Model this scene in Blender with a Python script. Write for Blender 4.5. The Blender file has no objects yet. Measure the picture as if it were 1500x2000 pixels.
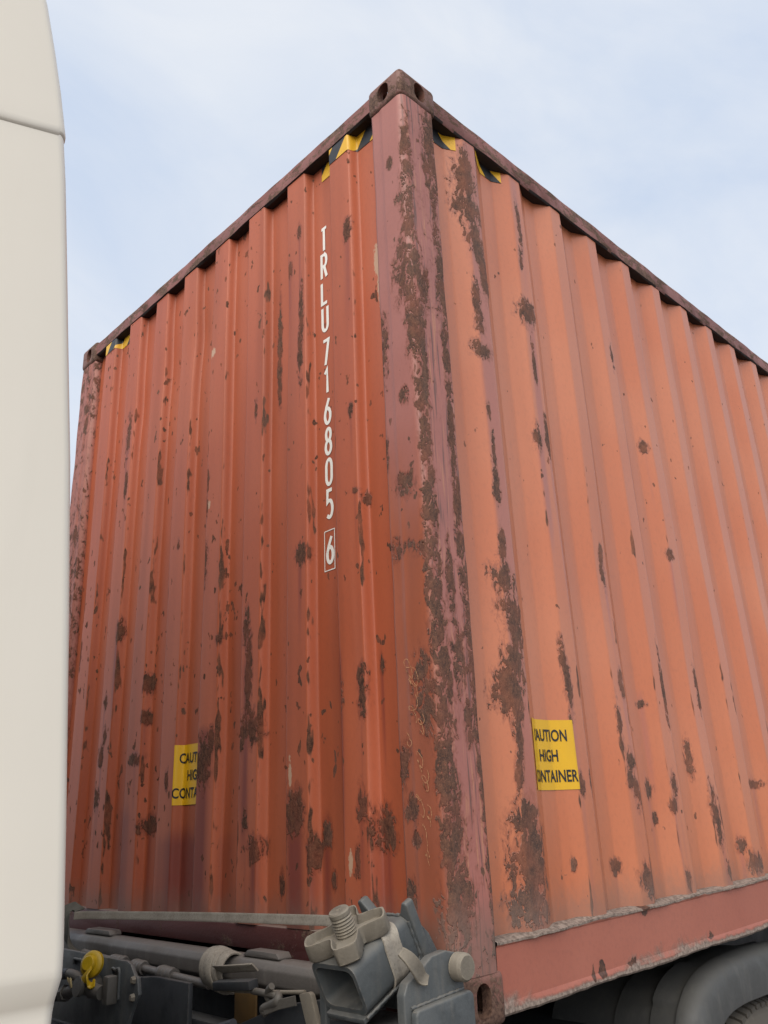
import bpy, bmesh, math, random
import numpy as np
from mathutils import Vector, Matrix

random.seed(7)
rng = np.random.default_rng(11)
S = bpy.context.scene
COL = S.collection

# ------------------------------------------------------------------ camera
CAM = Vector((-1.57990221, -1.44724127, 0.47169978))
yaw, pitch, roll = [math.radians(a) for a in (44.40362, 20.24919, -2.427986)]
fw = Vector((math.sin(yaw)*math.cos(pitch), math.cos(yaw)*math.cos(pitch), math.sin(pitch)))
ri = fw.cross(Vector((0, 0, 1))).normalized()
up = ri.cross(fw)
r2 = ri*math.cos(roll) + up*math.sin(roll)
u2 = -ri*math.sin(roll) + up*math.cos(roll)
cd = bpy.data.cameras.new('camera')
cam = bpy.data.objects.new('camera', cd)
COL.objects.link(cam)
M = Matrix((r2, u2, -fw)).transposed().to_4x4()
M.translation = CAM
cam.matrix_world = M
cd.sensor_fit = 'HORIZONTAL'
cd.sensor_width = 36
cd.lens = 1614.5/1500*36
cd.clip_start = 0.05
cd.clip_end = 2000
S.camera = cam

# ------------------------------------------------------------------ sky, sun, exposure
SUN_EL, SUN_AZ = math.radians(44), math.radians(240)      # azimuth from +Y, clockwise
w = bpy.data.worlds.new('World')
S.world = w
w.use_nodes = True
nt = w.node_tree
nt.nodes.clear()
def wn(t, **k):
    n = nt.nodes.new(t)
    for a, b in k.items(): setattr(n, a, b)
    return n
sky = wn('ShaderNodeTexSky', sky_type='NISHITA', sun_disc=False)
sky.sun_elevation = SUN_EL
sky.sun_rotation = SUN_AZ
sky.air_density = 1.0
sky.dust_density = 2.0
scl = wn('ShaderNodeMix', data_type='RGBA', blend_type='MULTIPLY')
scl.inputs[0].default_value = 1
scl.inputs[7].default_value = (0.061, 0.061, 0.061, 1)
nt.links.new(sky.outputs[0], scl.inputs[6])
tc = wn('ShaderNodeTexCoord')
mp = wn('ShaderNodeMapping')
mp.inputs['Scale'].default_value = (0.8, 2.2, 3.0)
mp.inputs['Rotation'].default_value = (0.2, 0.3, 0.7)
nt.links.new(tc.outputs['Generated'], mp.inputs[0])
n1 = wn('ShaderNodeTexNoise'); n1.inputs['Scale'].default_value = 1.7; n1.inputs['Detail'].default_value = 7
n1.inputs['Roughness'].default_value = 0.55; n1.inputs['Distortion'].default_value = 0.6
nt.links.new(mp.outputs[0], n1.inputs['Vector'])
cr = wn('ShaderNodeMapRange'); cr.inputs[1].default_value = 0.3; cr.inputs[2].default_value = 0.72
cr.inputs[3].default_value = 0.0; cr.inputs[4].default_value = 1.0
nt.links.new(n1.outputs[0], cr.inputs[0])
vl = wn('ShaderNodeMix', data_type='RGBA')                 # thin bright veil: hazy blue to soft white wisps
vl.inputs[6].default_value = (0.325, 0.370, 0.446, 1)
vl.inputs[7].default_value = (0.440, 0.455, 0.478, 1)
nt.links.new(cr.outputs[0], vl.inputs[0])
cm = wn('ShaderNodeMix', data_type='RGBA')
cm.inputs[0].default_value = 0.84
nt.links.new(scl.outputs[2], cm.inputs[6])
nt.links.new(vl.outputs[2], cm.inputs[7])
bg = wn('ShaderNodeBackground'); bg.inputs[1].default_value = 1.0
nt.links.new(cm.outputs[2], bg.inputs[0])
wo = wn('ShaderNodeOutputWorld')
nt.links.new(bg.outputs[0], wo.inputs[0])

sd = bpy.data.lights.new('sun', 'SUN')
sd.energy = 1.5
sd.angle = math.radians(64)
sd.color = (1.0, 0.94, 0.85)
sun = bpy.data.objects.new('sun', sd)
COL.objects.link(sun)
sdir = Vector((math.sin(SUN_AZ)*math.cos(SUN_EL), math.cos(SUN_AZ)*math.cos(SUN_EL), math.sin(SUN_EL)))
sun.rotation_euler = sdir.to_track_quat('Z', 'Y').to_euler()
sun.location = (-4, -6, 8)

S.view_settings.view_transform = 'Standard'
S.view_settings.look = 'None'
S.view_settings.exposure = 1.12
S.view_settings.gamma = 1.0
S.render.engine = 'CYCLES'
S.cycles.max_bounces = 4
S.cycles.use_denoising = True

# ------------------------------------------------------------------ material helpers
class NT:
    def __init__(s, name):
        s.m = bpy.data.materials.new(name)
        s.m.use_nodes = True
        s.t = s.m.node_tree
        s.b = s.t.nodes['Principled BSDF']
        s.co = s.t.nodes.new('ShaderNodeTexCoord').outputs['Object']
    def lk(s, a, inp):
        if hasattr(a, 'is_linked') or isinstance(a, bpy.types.NodeSocket): s.t.links.new(a, inp)
        else: inp.default_value = a
    def noise(s, scale, detail=4, rough=0.55, stretch=(1, 1, 1), dist=0.0, off=(0, 0, 0), vec=None):
        mpn = s.t.nodes.new('ShaderNodeMapping')
        mpn.inputs['Scale'].default_value = stretch
        mpn.inputs['Location'].default_value = off
        s.t.links.new(vec or s.co, mpn.inputs[0])
        n = s.t.nodes.new('ShaderNodeTexNoise')
        n.inputs['Scale'].default_value = scale
        n.inputs['Detail'].default_value = detail
        n.inputs['Roughness'].default_value = rough
        n.inputs['Distortion'].default_value = dist
        s.t.links.new(mpn.outputs[0], n.inputs['Vector'])
        return n.outputs[0]
    def math(s, op, a, b=0.0, c=0.0):
        n = s.t.nodes.new('ShaderNodeMath'); n.operation = op
        s.lk(a, n.inputs[0]); s.lk(b, n.inputs[1]); s.lk(c, n.inputs[2])
        return n.outputs[0]
    def rng(s, a, lo, hi, o0=0.0, o1=1.0, smooth=True):
        n = s.t.nodes.new('ShaderNodeMapRange')
        n.interpolation_type = 'SMOOTHSTEP' if smooth else 'LINEAR'
        s.lk(a, n.inputs[0])
        for i, v in enumerate((lo, hi, o0, o1)): s.lk(v, n.inputs[i+1])
        return n.outputs[0]
    def mix(s, f, a, b, mode='MIX'):
        n = s.t.nodes.new('ShaderNodeMix'); n.data_type = 'RGBA'; n.blend_type = mode
        s.lk(f, n.inputs[0])
        for v, i in ((a, 6), (b, 7)):
            if isinstance(v, tuple): n.inputs[i].default_value = (*v[:3], 1)
            else: s.t.links.new(v, n.inputs[i])
        return n.outputs[2]
    def attr(s, name):
        n = s.t.nodes.new('ShaderNodeAttribute'); n.attribute_name = name
        return n.outputs['Fac']
    def normal_z(s):
        g = s.t.nodes.new('ShaderNodeNewGeometry')
        x = s.t.nodes.new('ShaderNodeSeparateXYZ')
        s.t.links.new(g.outputs['Normal'], x.inputs[0])
        return x.outputs[2]
    def pos(s, i):
        x = s.t.nodes.new('ShaderNodeSeparateXYZ')
        s.t.links.new(s.co, x.inputs[0])
        return x.outputs[i]
    def bump(s, h, strength=0.3, dist=0.004):
        n = s.t.nodes.new('ShaderNodeBump')
        n.inputs['Strength'].default_value = strength
        n.inputs['Distance'].default_value = dist
        s.t.links.new(h, n.inputs['Height'])
        s.t.links.new(n.outputs[0], s.b.inputs['Normal'])
    def out(s, col, rough=0.6, metal=0.0, spec=0.5):
        s.lk(col if not isinstance(col, tuple) else (*col[:3], 1), s.b.inputs['Base Color'])
        s.lk(rough, s.b.inputs['Roughness'])
        s.b.inputs['Metallic'].default_value = metal
        s.b.inputs['Specular IOR Level'].default_value = spec
        return s.m

RUST_D = (0.048, 0.022, 0.015)
RUST_L = (0.130, 0.056, 0.033)

def container_paint(name, base, fade, purple, streak_amt=1.0, speck=0.5, gloss=0.42, scuff=0, rag=2.9, spec=0.6):
    """weathered orange-red container paint; rust / stain / edge are per-vertex fields"""
    n = NT(name)
    rust, stain, edge = n.attr('rust'), n.attr('stain'), n.attr('edge')
    big = n.noise(1.3, 2)
    strk = n.noise(9, 2, 0.6, (1, 1, 0.07), off=(3, 1, 2))
    fine = n.noise(95, 3, 0.6, (1, 1, 0.55))
    mid = n.noise(34, 3, 0.75, (1, 1, 0.55), 0.5, off=(7, 2, 1))
    grain = n.noise(300, 1, 0.6)
    c = n.mix(n.rng(big, 0.35, 0.65), base, fade)
    c = n.mix(n.math('MULTIPLY', n.rng(strk, 0.42, 0.75), 0.45*streak_amt), c, tuple(x*0.62 for x in base))
    c = n.mix(n.math('MULTIPLY', n.rng(strk, 0.42, 0.2), 0.35*streak_amt), c, tuple(min(1, x*1.18+0.015) for x in fade))
    # purple-pink bleached paint around old damage
    st = n.rng(n.math('ADD', stain, n.math('MULTIPLY', n.math('SUBTRACT', strk, 0.5), 1.0)), 0.0, 0.6)
    c = n.mix(st, c, purple)
    c = n.mix(n.math('MULTIPLY', n.rng(fine, 0.45, 0.75), 0.10), c, (0.10, 0.05, 0.04))
    c = n.mix(n.rng(n.math('ADD', n.attr('pale'), n.math('MULTIPLY', n.math('SUBTRACT', fine, 0.5), 1.6)), 0.05, 0.25), c, (0.52, 0.33, 0.22))
    # scuffed faces: long vertical scratches, pale and brown
    if scuff:
        sc = n.attr('scuff')
        s2 = n.noise(75, 2, 0.65, (1, 1, 0.045), 0.0, off=(4, 4, 1))
        c = n.mix(n.math('MULTIPLY', n.rng(s2, 0.54, 0.66), n.math('MULTIPLY', sc, 0.75)), c, (0.46, 0.20, 0.115))
        c = n.mix(n.math('MULTIPLY', n.rng(s2, 0.45, 0.36), n.math('MULTIPLY', sc, 0.85)), c, (0.13, 0.062, 0.048))
    # rust proper with ragged edge
    field = n.math('ADD', rust, n.math('MULTIPLY', n.math('SUBTRACT', mid, 0.5), rag))
    field = n.math('ADD', field, n.math('MULTIPLY', n.math('SUBTRACT', fine, 0.5), 1.0))
    m1 = n.rng(field, 0.06, 0.20)
    halo = n.math('MULTIPLY', n.rng(field, -0.45, 0.1), n.math('MULTIPLY', n.rng(rust, -0.8, -0.1), 0.8))
    # chips along the pressed edges
    ef = n.math('ADD', n.math('MULTIPLY', edge, 0.55), n.math('MULTIPLY', n.math('SUBTRACT', n.noise(13, 3, 0.75, (1, 1, 0.30), 0.0, off=(1, 9, 4)), 0.5), 2.4))
    m2 = n.math('MULTIPLY', n.rng(ef, 0.58, 0.70), n.rng(edge, 0.02, 0.3))
    # scattered specks
    sp = n.noise(36, 2, 0.5, (1, 1, 0.6), 0.0, off=(5, 5, 8))
    spm = n.rng(n.noise(3.1, 1, off=(2, 7, 3)), 0.42, 0.65, 0.0, 1.0)
    lim = n.math('SUBTRACT', 0.755 - 0.045*speck, n.math('MULTIPLY', spm, 0.05*speck))
    m3 = n.rng(n.math('SUBTRACT', sp, lim), 0.0, 0.035)
    m = n.math('MAXIMUM', n.math('MAXIMUM', m1, m2), m3)
    rc = n.mix(n.rng(fine, 0.3, 0.7), RUST_D, RUST_L)
    rc = n.mix(n.math('MULTIPLY', n.rng(grain, 0.52, 0.72), 0.55), rc, (0.25, 0.105, 0.055))
    rc = n.mix(n.math('MULTIPLY', n.rng(strk, 0.5, 0.7), 0.35), rc, (0.17, 0.105, 0.078))
    c = n.mix(halo, c, tuple(a*0.48+b*0.2 for a, b in zip(base, (0.2, 0.06, 0.05))))
    c = n.mix(n.math('MULTIPLY', m, n.rng(n.noise(11, 2, off=(6, 3, 9)), 0.3, 0.62, 0.62, 1.0)), c, rc)
    # dirt gathered just above the bottom rail
    zz = n.pos(2)
    dl = n.math('MULTIPLY', n.rng(n.math('ADD', zz, n.math('MULTIPLY', mid, -0.12)), 0.25, 0.12), 0.5)
    c = n.mix(dl, c, (0.19, 0.135, 0.11))
    ro = n.mix(m, (gloss,)*3, (0.92,)*3)
    ro2 = n.math('ADD', ro, n.math('MULTIPLY', n.math('SUBTRACT', big, 0.5), 0.18))
    h = n.math('MULTIPLY', m1, n.math('ADD', 0.7, n.math('MULTIPLY', fine, 1.6)))
    n.bump(h, 0.55, 0.004)
    return n.out(c, ro2, 0.0, spec)

def rusty_metal(name, paint, amount=0.5, scale=9, dust=0.0, gloss=0.55, stretch=(1, 1, 1), dustcol=(0.33, 0.28, 0.235)):
    n = NT(name)
    a = n.noise(scale, 6, 0.68, stretch, 0.5)
    f = n.noise(95, 5, 0.65)
    b = n.noise(2.2, 3, off=(4, 4, 4))
    field = n.math('ADD', a, n.math('MULTIPLY', n.math('SUBTRACT', f, 0.5), 0.35))
    m = n.rng(field, 0.64-0.3*amount, 0.70-0.3*amount)
    c = n.mix(n.rng(b, 0.3, 0.7), paint, tuple(x*0.78 for x in paint))
    c = n.mix(n.math('MULTIPLY', n.rng(f, 0.4, 0.7), 0.18), c, tuple(x*0.5 for x in paint))
    c = n.mix(m, c, n.mix(n.rng(f, 0.3, 0.7), RUST_D, (0.165, 0.092, 0.062)))
    if dust:
        d = n.rng(n.normal_z(), 0.15, 0.75)
        d = n.math('MULTIPLY', d, n.rng(a, 0.2, 0.6, 0.45, 1.0))
        c = n.mix(n.math('MULTIPLY', d, dust), c, dustcol)
    n.bump(n.math('ADD', n.math('MULTIPLY', m, 0.8), f), 0.4, 0.003)
    return n.out(c, n.mix(m, (gloss,)*3, (0.93,)*3))

def dusty_paint(name, base, dust=(0.36, 0.325, 0.28), dust_amt=0.7, film=0.15, gloss=0.5, bump=0.12, wear=None):
    n = NT(name)
    a = n.noise(14, 5, 0.6, dist=0.4)
    b = n.noise(120, 4, 0.6)
    s = n.noise(30, 4, 0.6, (1, 1, 0.15), off=(2, 1, 5))
    c = n.mix(n.rng(a, 0.3, 0.7), base, tuple(x*0.82 for x in base))
    c = n.mix(n.math('MULTIPLY', n.rng(s, 0.5, 0.72), film*1.6), c, dust)
    c = n.mix(film, c, dust)
    d = n.math('MULTIPLY', n.rng(n.normal_z(), 0.2, 0.85), n.rng(a, 0.25, 0.6, 0.5, 1.0))
    c = n.mix(n.math('MULTIPLY', d, dust_amt), c, dust)
    chip = n.rng(n.noise(48, 4, 0.6, off=(8, 1, 1)), 0.70, 0.74)
    c = n.mix(n.math('MULTIPLY', chip, 0.7), c, (0.14, 0.085, 0.06))
    if wear:                                         # edges rubbed to bare, dusty metal; greasy dark blotches between
        bv = n.t.nodes.new('ShaderNodeBevel'); bv.samples = 3; bv.inputs['Radius'].default_value = 0.006
        ge = n.t.nodes.new('ShaderNodeNewGeometry'); dp = n.t.nodes.new('ShaderNodeVectorMath'); dp.operation = 'DOT_PRODUCT'
        n.t.links.new(bv.outputs[0], dp.inputs[0]); n.t.links.new(ge.outputs['Normal'], dp.inputs[1])
        em = n.math('MULTIPLY', n.rng(dp.outputs['Value'], 0.985, 0.86), n.rng(n.noise(38, 4, 0.7, off=(3, 2, 2)), 0.42, 0.58))
        gr = n.rng(n.noise(9, 4, 0.65, off=(1, 5, 2)), 0.52, 0.68)
        c = n.mix(n.math('MULTIPLY', gr, 0.55), c, tuple(x*0.45 for x in base))
        c = n.mix(n.math('MULTIPLY', em, 0.8), c, wear)
    n.bump(n.math('ADD', b, n.math('MULTIPLY', a, 0.6)), bump, 0.003)
    return n.out(c, n.rng(a, 0.2, 0.8, gloss-0.08, gloss+0.2))

def plain(name, col, rough=0.6, var=0.12, scale=30, bump=0.05, spec=0.5):
    n = NT(name)
    a = n.noise(scale, 5, 0.6)
    c = n.mix(n.rng(a, 0.3, 0.7), tuple(x*(1-var) for x in col), tuple(min(1, x*(1+var)) for x in col))
    n.bump(a, bump, 0.002)
    return n.out(c, n.rng(a, 0.2, 0.8, rough-0.06, rough+0.08), 0, spec)

ORANGE = (0.510, 0.150, 0.062)
FADE = (0.535, 0.178, 0.084)
PURPLE = (0.40, 0.132, 0.088)
MAT = {}
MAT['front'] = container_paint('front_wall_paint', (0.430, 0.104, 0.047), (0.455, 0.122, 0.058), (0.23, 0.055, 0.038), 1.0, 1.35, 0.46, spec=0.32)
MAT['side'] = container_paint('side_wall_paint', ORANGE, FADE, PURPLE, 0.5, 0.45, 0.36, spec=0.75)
MAT['post'] = container_paint('corner_post_paint', (0.37, 0.098, 0.044), (0.33, 0.108, 0.068), (0.36, 0.128, 0.100), 1.6, 1.0, 0.5, 1, 3.4)
MAT['rail'] = rusty_metal('top_rail_steel', (0.24, 0.085, 0.066), 0.50, 8, 0.0, 0.55, (1, 1, 2.2))
MAT['rail_under'] = plain('rail_underside_shade', (0.020, 0.013, 0.011), 0.85)  # shade in the notches below the top rails, painted as near-black
MAT['casting'] = rusty_metal('corner_casting_steel', (0.20, 0.085, 0.060), 0.62, 14)
MAT['sill'] = rusty_metal('front_sill_steel', (0.115, 0.032, 0.028), 0.2, 7, 0.6)
MAT['roof'] = rusty_metal('roof_steel', (0.35, 0.12, 0.08), 0.4, 5)
MAT['dark_under'] = dusty_paint('underfloor_steel', (0.02, 0.019, 0.019), dust_amt=0.1, film=0.03, gloss=0.7)

def rail_lower():
    n = NT('bottom_rail_paint')
    a = n.noise(11, 6, 0.65, (1, 1, 0.8), 0.5); f = n.noise(85, 5, 0.65); b = n.noise(1.6, 3)
    c = n.mix(n.rng(b, 0.3, 0.7), (0.36, 0.112, 0.074), (0.40, 0.135, 0.09))
    c = n.mix(n.math('MULTIPLY', n.rng(f, 0.45, 0.7), 0.15), c, (0.16, 0.06, 0.05))
    g = n.attr('dirt')
    dm = n.rng(n.math('ADD', g, n.math('MULTIPLY', n.math('SUBTRACT', a, 0.5), 1.3)), 0.35, 0.75)
    dc = n.mix(n.rng(f, 0.32, 0.68), (0.13, 0.095, 0.075), (0.30, 0.235, 0.195))
    c = n.mix(dm, c, dc)
    m = n.rng(n.math('ADD', n.attr('rust'), n.math('MULTIPLY', n.math('SUBTRACT', n.noise(30, 5, 0.6), 0.5), 1.6)), 0.05, 0.18)
    c = n.mix(m, c, n.mix(n.rng(f, 0.3, 0.7), RUST_D, RUST_L))
    n.bump(n.math('ADD', n.math('MULTIPLY', dm, n.math('ADD', f, a)), n.math('MULTIPLY', f, 0.2)), 0.6, 0.003)
    return n.out(c, n.mix(dm, (0.48,)*3, (0.95,)*3))
MAT['rail_low'] = rail_lower()

def print_mat(name, col, wear=0.12, rough=0.5):
    n = NT(name)
    a = n.noise(55, 6, 0.7); b = n.noise(6, 4, 0.6, (1, 1, 0.3))
    c = n.mix(n.math('MULTIPLY', n.rng(b, 0.4, 0.75), 0.4), col, tuple(x*0.6+0.03 for x in col))
    c = n.mix(n.math('MULTIPLY', n.rng(a, 0.62, 0.7), wear*4), c, (0.22, 0.10, 0.06))
    return n.out(c, rough)
MAT['white_print'] = print_mat('white_lettering_paint', (0.86, 0.83, 0.76), 0.06)
MAT['yellow'] = print_mat('yellow_sticker_film', (0.74, 0.42, 0.012), 0.05, 0.42)
MAT['black_print'] = print_mat('black_print', (0.012, 0.012, 0.014), 0.03)
def hazard():
    n = NT('hazard_tape_film')
    u = n.attr('u_len'); v = n.attr('v_len')
    s = n.math('FRACT', n.math('MULTIPLY', n.math('ADD', u, n.math('MULTIPLY', v, 0.8)), 1/0.145))
    k = n.rng(s, 0.49, 0.51, smooth=False)
    c = n.mix(k, (0.76, 0.42, 0.02), (0.018, 0.018, 0.02))
    a = n.noise(55, 6, 0.7)
    c = n.mix(n.math('MULTIPLY', n.rng(a, 0.6, 0.7), 0.6), c, (0.22, 0.10, 0.06))
    return n.out(c, 0.42)
MAT['hazard'] = hazard()

def cab_paint():
    n = NT('cream_cab_paint')
    a = n.noise(2.5, 4, 0.6); d = n.noise(60, 4, 0.6); sp = n.noise(42, 2, 0.5, off=(3, 3, 3)); st = n.noise(8, 4, 0.6, (1, 1, 0.08))
    c = n.mix(n.rng(a, 0.3, 0.7), (0.775, 0.715, 0.615), (0.79, 0.73, 0.63))
    c = n.mix(n.math('MULTIPLY', n.rng(st, 0.5, 0.75), 0.10), c, (0.50, 0.45, 0.38))
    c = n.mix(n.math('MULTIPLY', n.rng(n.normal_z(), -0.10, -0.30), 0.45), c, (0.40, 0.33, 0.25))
    c = n.mix(n.math('MULTIPLY', n.rng(sp, 0.78, 0.80), 0.6), c, (0.25, 0.2, 0.16))
    n.bump(n.math('ADD', a, n.math('MULTIPLY', d, 0.03)), 0.03, 0.01)
    return n.out(c, 0.33, 0, 0.5)
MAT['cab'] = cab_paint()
MAT['cab_rear'] = dusty_paint('cab_rear_wall', (0.035, 0.036, 0.038), dust_amt=0.2, film=0.06)
MAT['cab_dark'] = plain('cab_rubber_trim', (0.03, 0.03, 0.03), 0.7)
MAT['grey'] = dusty_paint('trailer_grey_paint', (0.066, 0.078, 0.085), dust=(0.20, 0.18, 0.15), dust_amt=0.38, film=0.14, bump=0.25, wear=(0.22, 0.195, 0.165))
MAT['beam'] = dusty_paint('bolster_dusty_paint', (0.085, 0.078, 0.073), dust=(0.165, 0.145, 0.128), dust_amt=0.75, film=0.4, bump=0.3)
MAT['dark_grey'] = dusty_paint('chassis_dark_paint', (0.026, 0.030, 0.036), dust=(0.10, 0.09, 0.08), dust_amt=0.5, film=0.10, gloss=0.6, wear=(0.10, 0.09, 0.08))
MAT['dusty_metal'] = dusty_paint('dusty_cast_metal', (0.135, 0.115, 0.088), dust=(0.27, 0.235, 0.185), dust_amt=0.6, film=0.35, gloss=0.72, bump=0.4, wear=(0.34, 0.29, 0.22))
MAT['brass'] = dusty_paint('dusty_alloy', (0.085, 0.078, 0.068), dust=(0.17, 0.15, 0.125), dust_amt=0.6, film=0.2, gloss=0.55, bump=0.3)
MAT['plastic'] = dusty_paint('mudguard_plastic', (0.060, 0.062, 0.063), dust=(0.17, 0.16, 0.14), dust_amt=0.5, film=0.14, gloss=0.58)
MAT['rubber'] = dusty_paint('tyre_rubber', (0.022, 0.021, 0.020), dust=(0.15, 0.13, 0.105), dust_amt=0.5, film=0.5, gloss=0.85, bump=0.3)
MAT['hose'] = plain('hose_rubber', (0.035, 0.036, 0.042), 0.6)
MAT['yellow_plastic'] = plain('yellow_plastic', (0.50, 0.32, 0.008), 0.45, 0.10, 60)
MAT['amber'] = plain('amber_paint', (0.12, 0.065, 0.018), 0.7)
MAT['rim'] = plain('rim_steel', (0.32, 0.32, 0.33), 0.4)

def webbing():
    n = NT('strap_webbing')
    wv = n.t.nodes.new('ShaderNodeTexWave'); wv.wave_type = 'BANDS'; wv.bands_direction = 'DIAGONAL'
    wv.inputs['Scale'].default_value = 260
    n.t.links.new(n.co, wv.inputs['Vector'])
    a = n.noise(16, 5, 0.6); f = n.noise(150, 3, 0.6)
    c = n.mix(n.rng(a, 0.3, 0.7), (0.29, 0.255, 0.21), (0.37, 0.33, 0.275))
    c = n.mix(n.math('MULTIPLY', n.rng(f, 0.45, 0.7), 0.3), c, (0.10, 0.085, 0.07))
    n.bump(n.math('ADD', wv.outputs['Fac'], f), 0.35, 0.0015)
    return n.out(c, 0.95, 0, 0.2)
MAT['strap'] = webbing()
def webbing_dark():
    n = NT('strap_webbing_dark')
    a = n.noise(16, 5, 0.6); f = n.noise(150, 3, 0.6)
    c = n.mix(n.rng(a, 0.3, 0.7), (0.075, 0.072, 0.06), (0.12, 0.115, 0.095))
    n.bump(f, 0.35, 0.0015)
    return n.out(c, 0.95, 0, 0.2)
MAT['strap_dark'] = webbing_dark()

# ------------------------------------------------------------------ object helpers
def link(name, me, mat, parent=None, smooth=False):
    o = bpy.data.objects.new(name, me)
    COL.objects.link(o)
    if mat: me.materials.append(MAT[mat] if isinstance(mat, str) else mat)
    if smooth: me.polygons.foreach_set('use_smooth', [True]*len(me.polygons))
    if parent is not None:
        o.parent = parent
        pl = Vector(parent.get('base', (0, 0, 0)))
        if parent.type == 'EMPTY': o.location = -pl      # mesh data is kept in world metres
    return o
def tag(o, label, cat, group=None, kind=None):
    if label: o['label'] = label
    if cat: o['category'] = cat
    if group: o['group'] = group
    if kind: o['kind'] = kind
    return o
def empty(name, loc, label, cat):
    o = bpy.data.objects.new(name, None)
    COL.objects.link(o)
    o.location = loc
    o['base'] = tuple(loc)
    o.empty_display_size = 0.2
    return tag(o, label, cat)
def pyd(name, v, f, mat, parent=None, smooth=False):
    me = bpy.data.meshes.new(name)
    me.from_pydata([tuple(p) for p in v], [], [tuple(q) for q in f])
    me.update()
    return link(name, me, mat, parent, smooth)
def from_bm(name, bm, mat, parent=None, smooth=False):
    bmesh.ops.recalc_face_normals(bm, faces=bm.faces[:])
    me = bpy.data.meshes.new(name)
    bm.to_mesh(me); bm.free()
    o = link(name, me, mat, parent, smooth)
    return o
def angle_smooth(o, deg=35):
    me = o.data
    me.polygons.foreach_set('use_smooth', [True]*len(me.polygons))
    bm = bmesh.new(); bm.from_mesh(me)
    for e in bm.edges:
        e.smooth = not (len(e.link_faces) == 2 and e.calc_face_angle(0) > math.radians(deg))
    bm.to_mesh(me); bm.free()
    return o
def bm_box(bm, x0, x1, y0, y1, z0, z1, bev=0.0, seg=2):
    vs = [bm.verts.new((x, y, z)) for x in (x0, x1) for y in (y0, y1) for z in (z0, z1)]
    fs = [bm.faces.new([vs[i] for i in q]) for q in ((0, 1, 3, 2), (4, 6, 7, 5), (0, 4, 5, 1), (2, 3, 7, 6), (0, 2, 6, 4), (1, 5, 7, 3))]
    if bev:
        es = {e for f in fs for e in f.edges}
        bmesh.ops.bevel(bm, geom=list(es), offset=bev, segments=seg, affect='EDGES', profile=0.5)
def box(name, b, mat, parent, bev=0.004, seg=2):
    bm = bmesh.new(); bm_box(bm, *b, bev, seg)
    return angle_smooth(from_bm(name, bm, mat, parent))
def prism(name, poly, frame, t0, t1, mat, parent, bev=0.003, seg=2):
    """poly: 2-D points; frame(p, q, t) -> 3-D; extruded from t0 to t1"""
    bm = bmesh.new()
    a = [bm.verts.new(frame(p, q, t0)) for p, q in poly]
    b = [bm.verts.new(frame(p, q, t1)) for p, q in poly]
    n = len(poly)
    bm.faces.new(a[::-1]); bm.faces.new(b)
    for i in range(n): bm.faces.new((a[i], a[(i+1) % n], b[(i+1) % n], b[i]))
    bmesh.ops.recalc_face_normals(bm, faces=bm.faces[:])
    if bev:
        es = [e for e in bm.edges if e.calc_face_angle(0) > 0.35]
        bmesh.ops.bevel(bm, geom=es, offset=bev, segments=seg, affect='EDGES', profile=0.5)
    return angle_smooth(from_bm(name, bm, mat, parent))
def bm_lathe(bm, prof, o, ax, n=32):
    """prof: (radius, height) list; about axis ax from o"""
    ax = Vector(ax).normalized(); s = ax.orthogonal().normalized(); t = ax.cross(s)
    rings = []
    for r, h in prof:
        c = Vector(o) + ax*h
        if r < 1e-5: rings.append([bm.verts.new(c)])
        else: rings.append([bm.verts.new(c + (s*math.cos(2*math.pi*k/n) + t*math.sin(2*math.pi*k/n))*r) for k in range(n)])
    for a, b in zip(rings, rings[1:]):
        for k in range(n):
            k2 = (k+1) % n
            if len(a) == 1 and len(b) == 1: continue
            if len(a) == 1: bm.faces.new((a[0], b[k2], b[k]))
            elif len(b) == 1: bm.faces.new((a[k], a[k2], b[0]))
            else: bm.faces.new((a[k], a[k2], b[k2], b[k]))
def lathe(name, prof, o, ax, mat, parent, n=32, deg=35):
    bm = bmesh.new(); bm_lathe(bm, prof, o, ax, n)
    return angle_smooth(from_bm(name, bm, mat, parent), deg)
def smooth_path(pts, n=8):
    P = [Vector(p) for p in pts]; out = []
    for i in range(len(P)-1):
        p0 = P[max(i-1, 0)]; p1 = P[i]; p2 = P[i+1]; p3 = P[min(i+2, len(P)-1)]
        for k in range(n):
            t = k/n
            out.append(0.5*((2*p1)+(p2-p0)*t+(2*p0-5*p1+4*p2-p3)*t*t+(3*p1-p0-3*p2+p3)*t**3))
    out.append(P[-1]); return out
def bm_tube(bm, pts, r, n=12):
    pts = [Vector(p) for p in pts]
    rings = []; ref = None
    for i, p in enumerate(pts):
        d = (pts[min(i+1, len(pts)-1)]-pts[max(i-1, 0)]).normalized()
        if ref is None: ref = d.orthogonal().normalized()
        ref = (ref - d*ref.dot(d)).normalized(); t = d.cross(ref)
        rr = r[i] if isinstance(r, (list, tuple)) else r
        rings.append([bm.verts.new(p+(ref*math.cos(2*math.pi*k/n)+t*math.sin(2*math.pi*k/n))*rr) for k in range(n)])
    for a, b in zip(rings, rings[1:]):
        for k in range(n): bm.faces.new((a[k], a[(k+1) % n], b[(k+1) % n], b[k]))
    bm.faces.new(rings[0][::-1]); bm.faces.new(rings[-1])
def tube(name, pts, r, mat, parent, n=12, sm=0):
    bm = bmesh.new(); bm_tube(bm, smooth_path(pts, sm) if sm else pts, r, n)
    return angle_smooth(from_bm(name, bm, mat, parent), 50)
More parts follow.
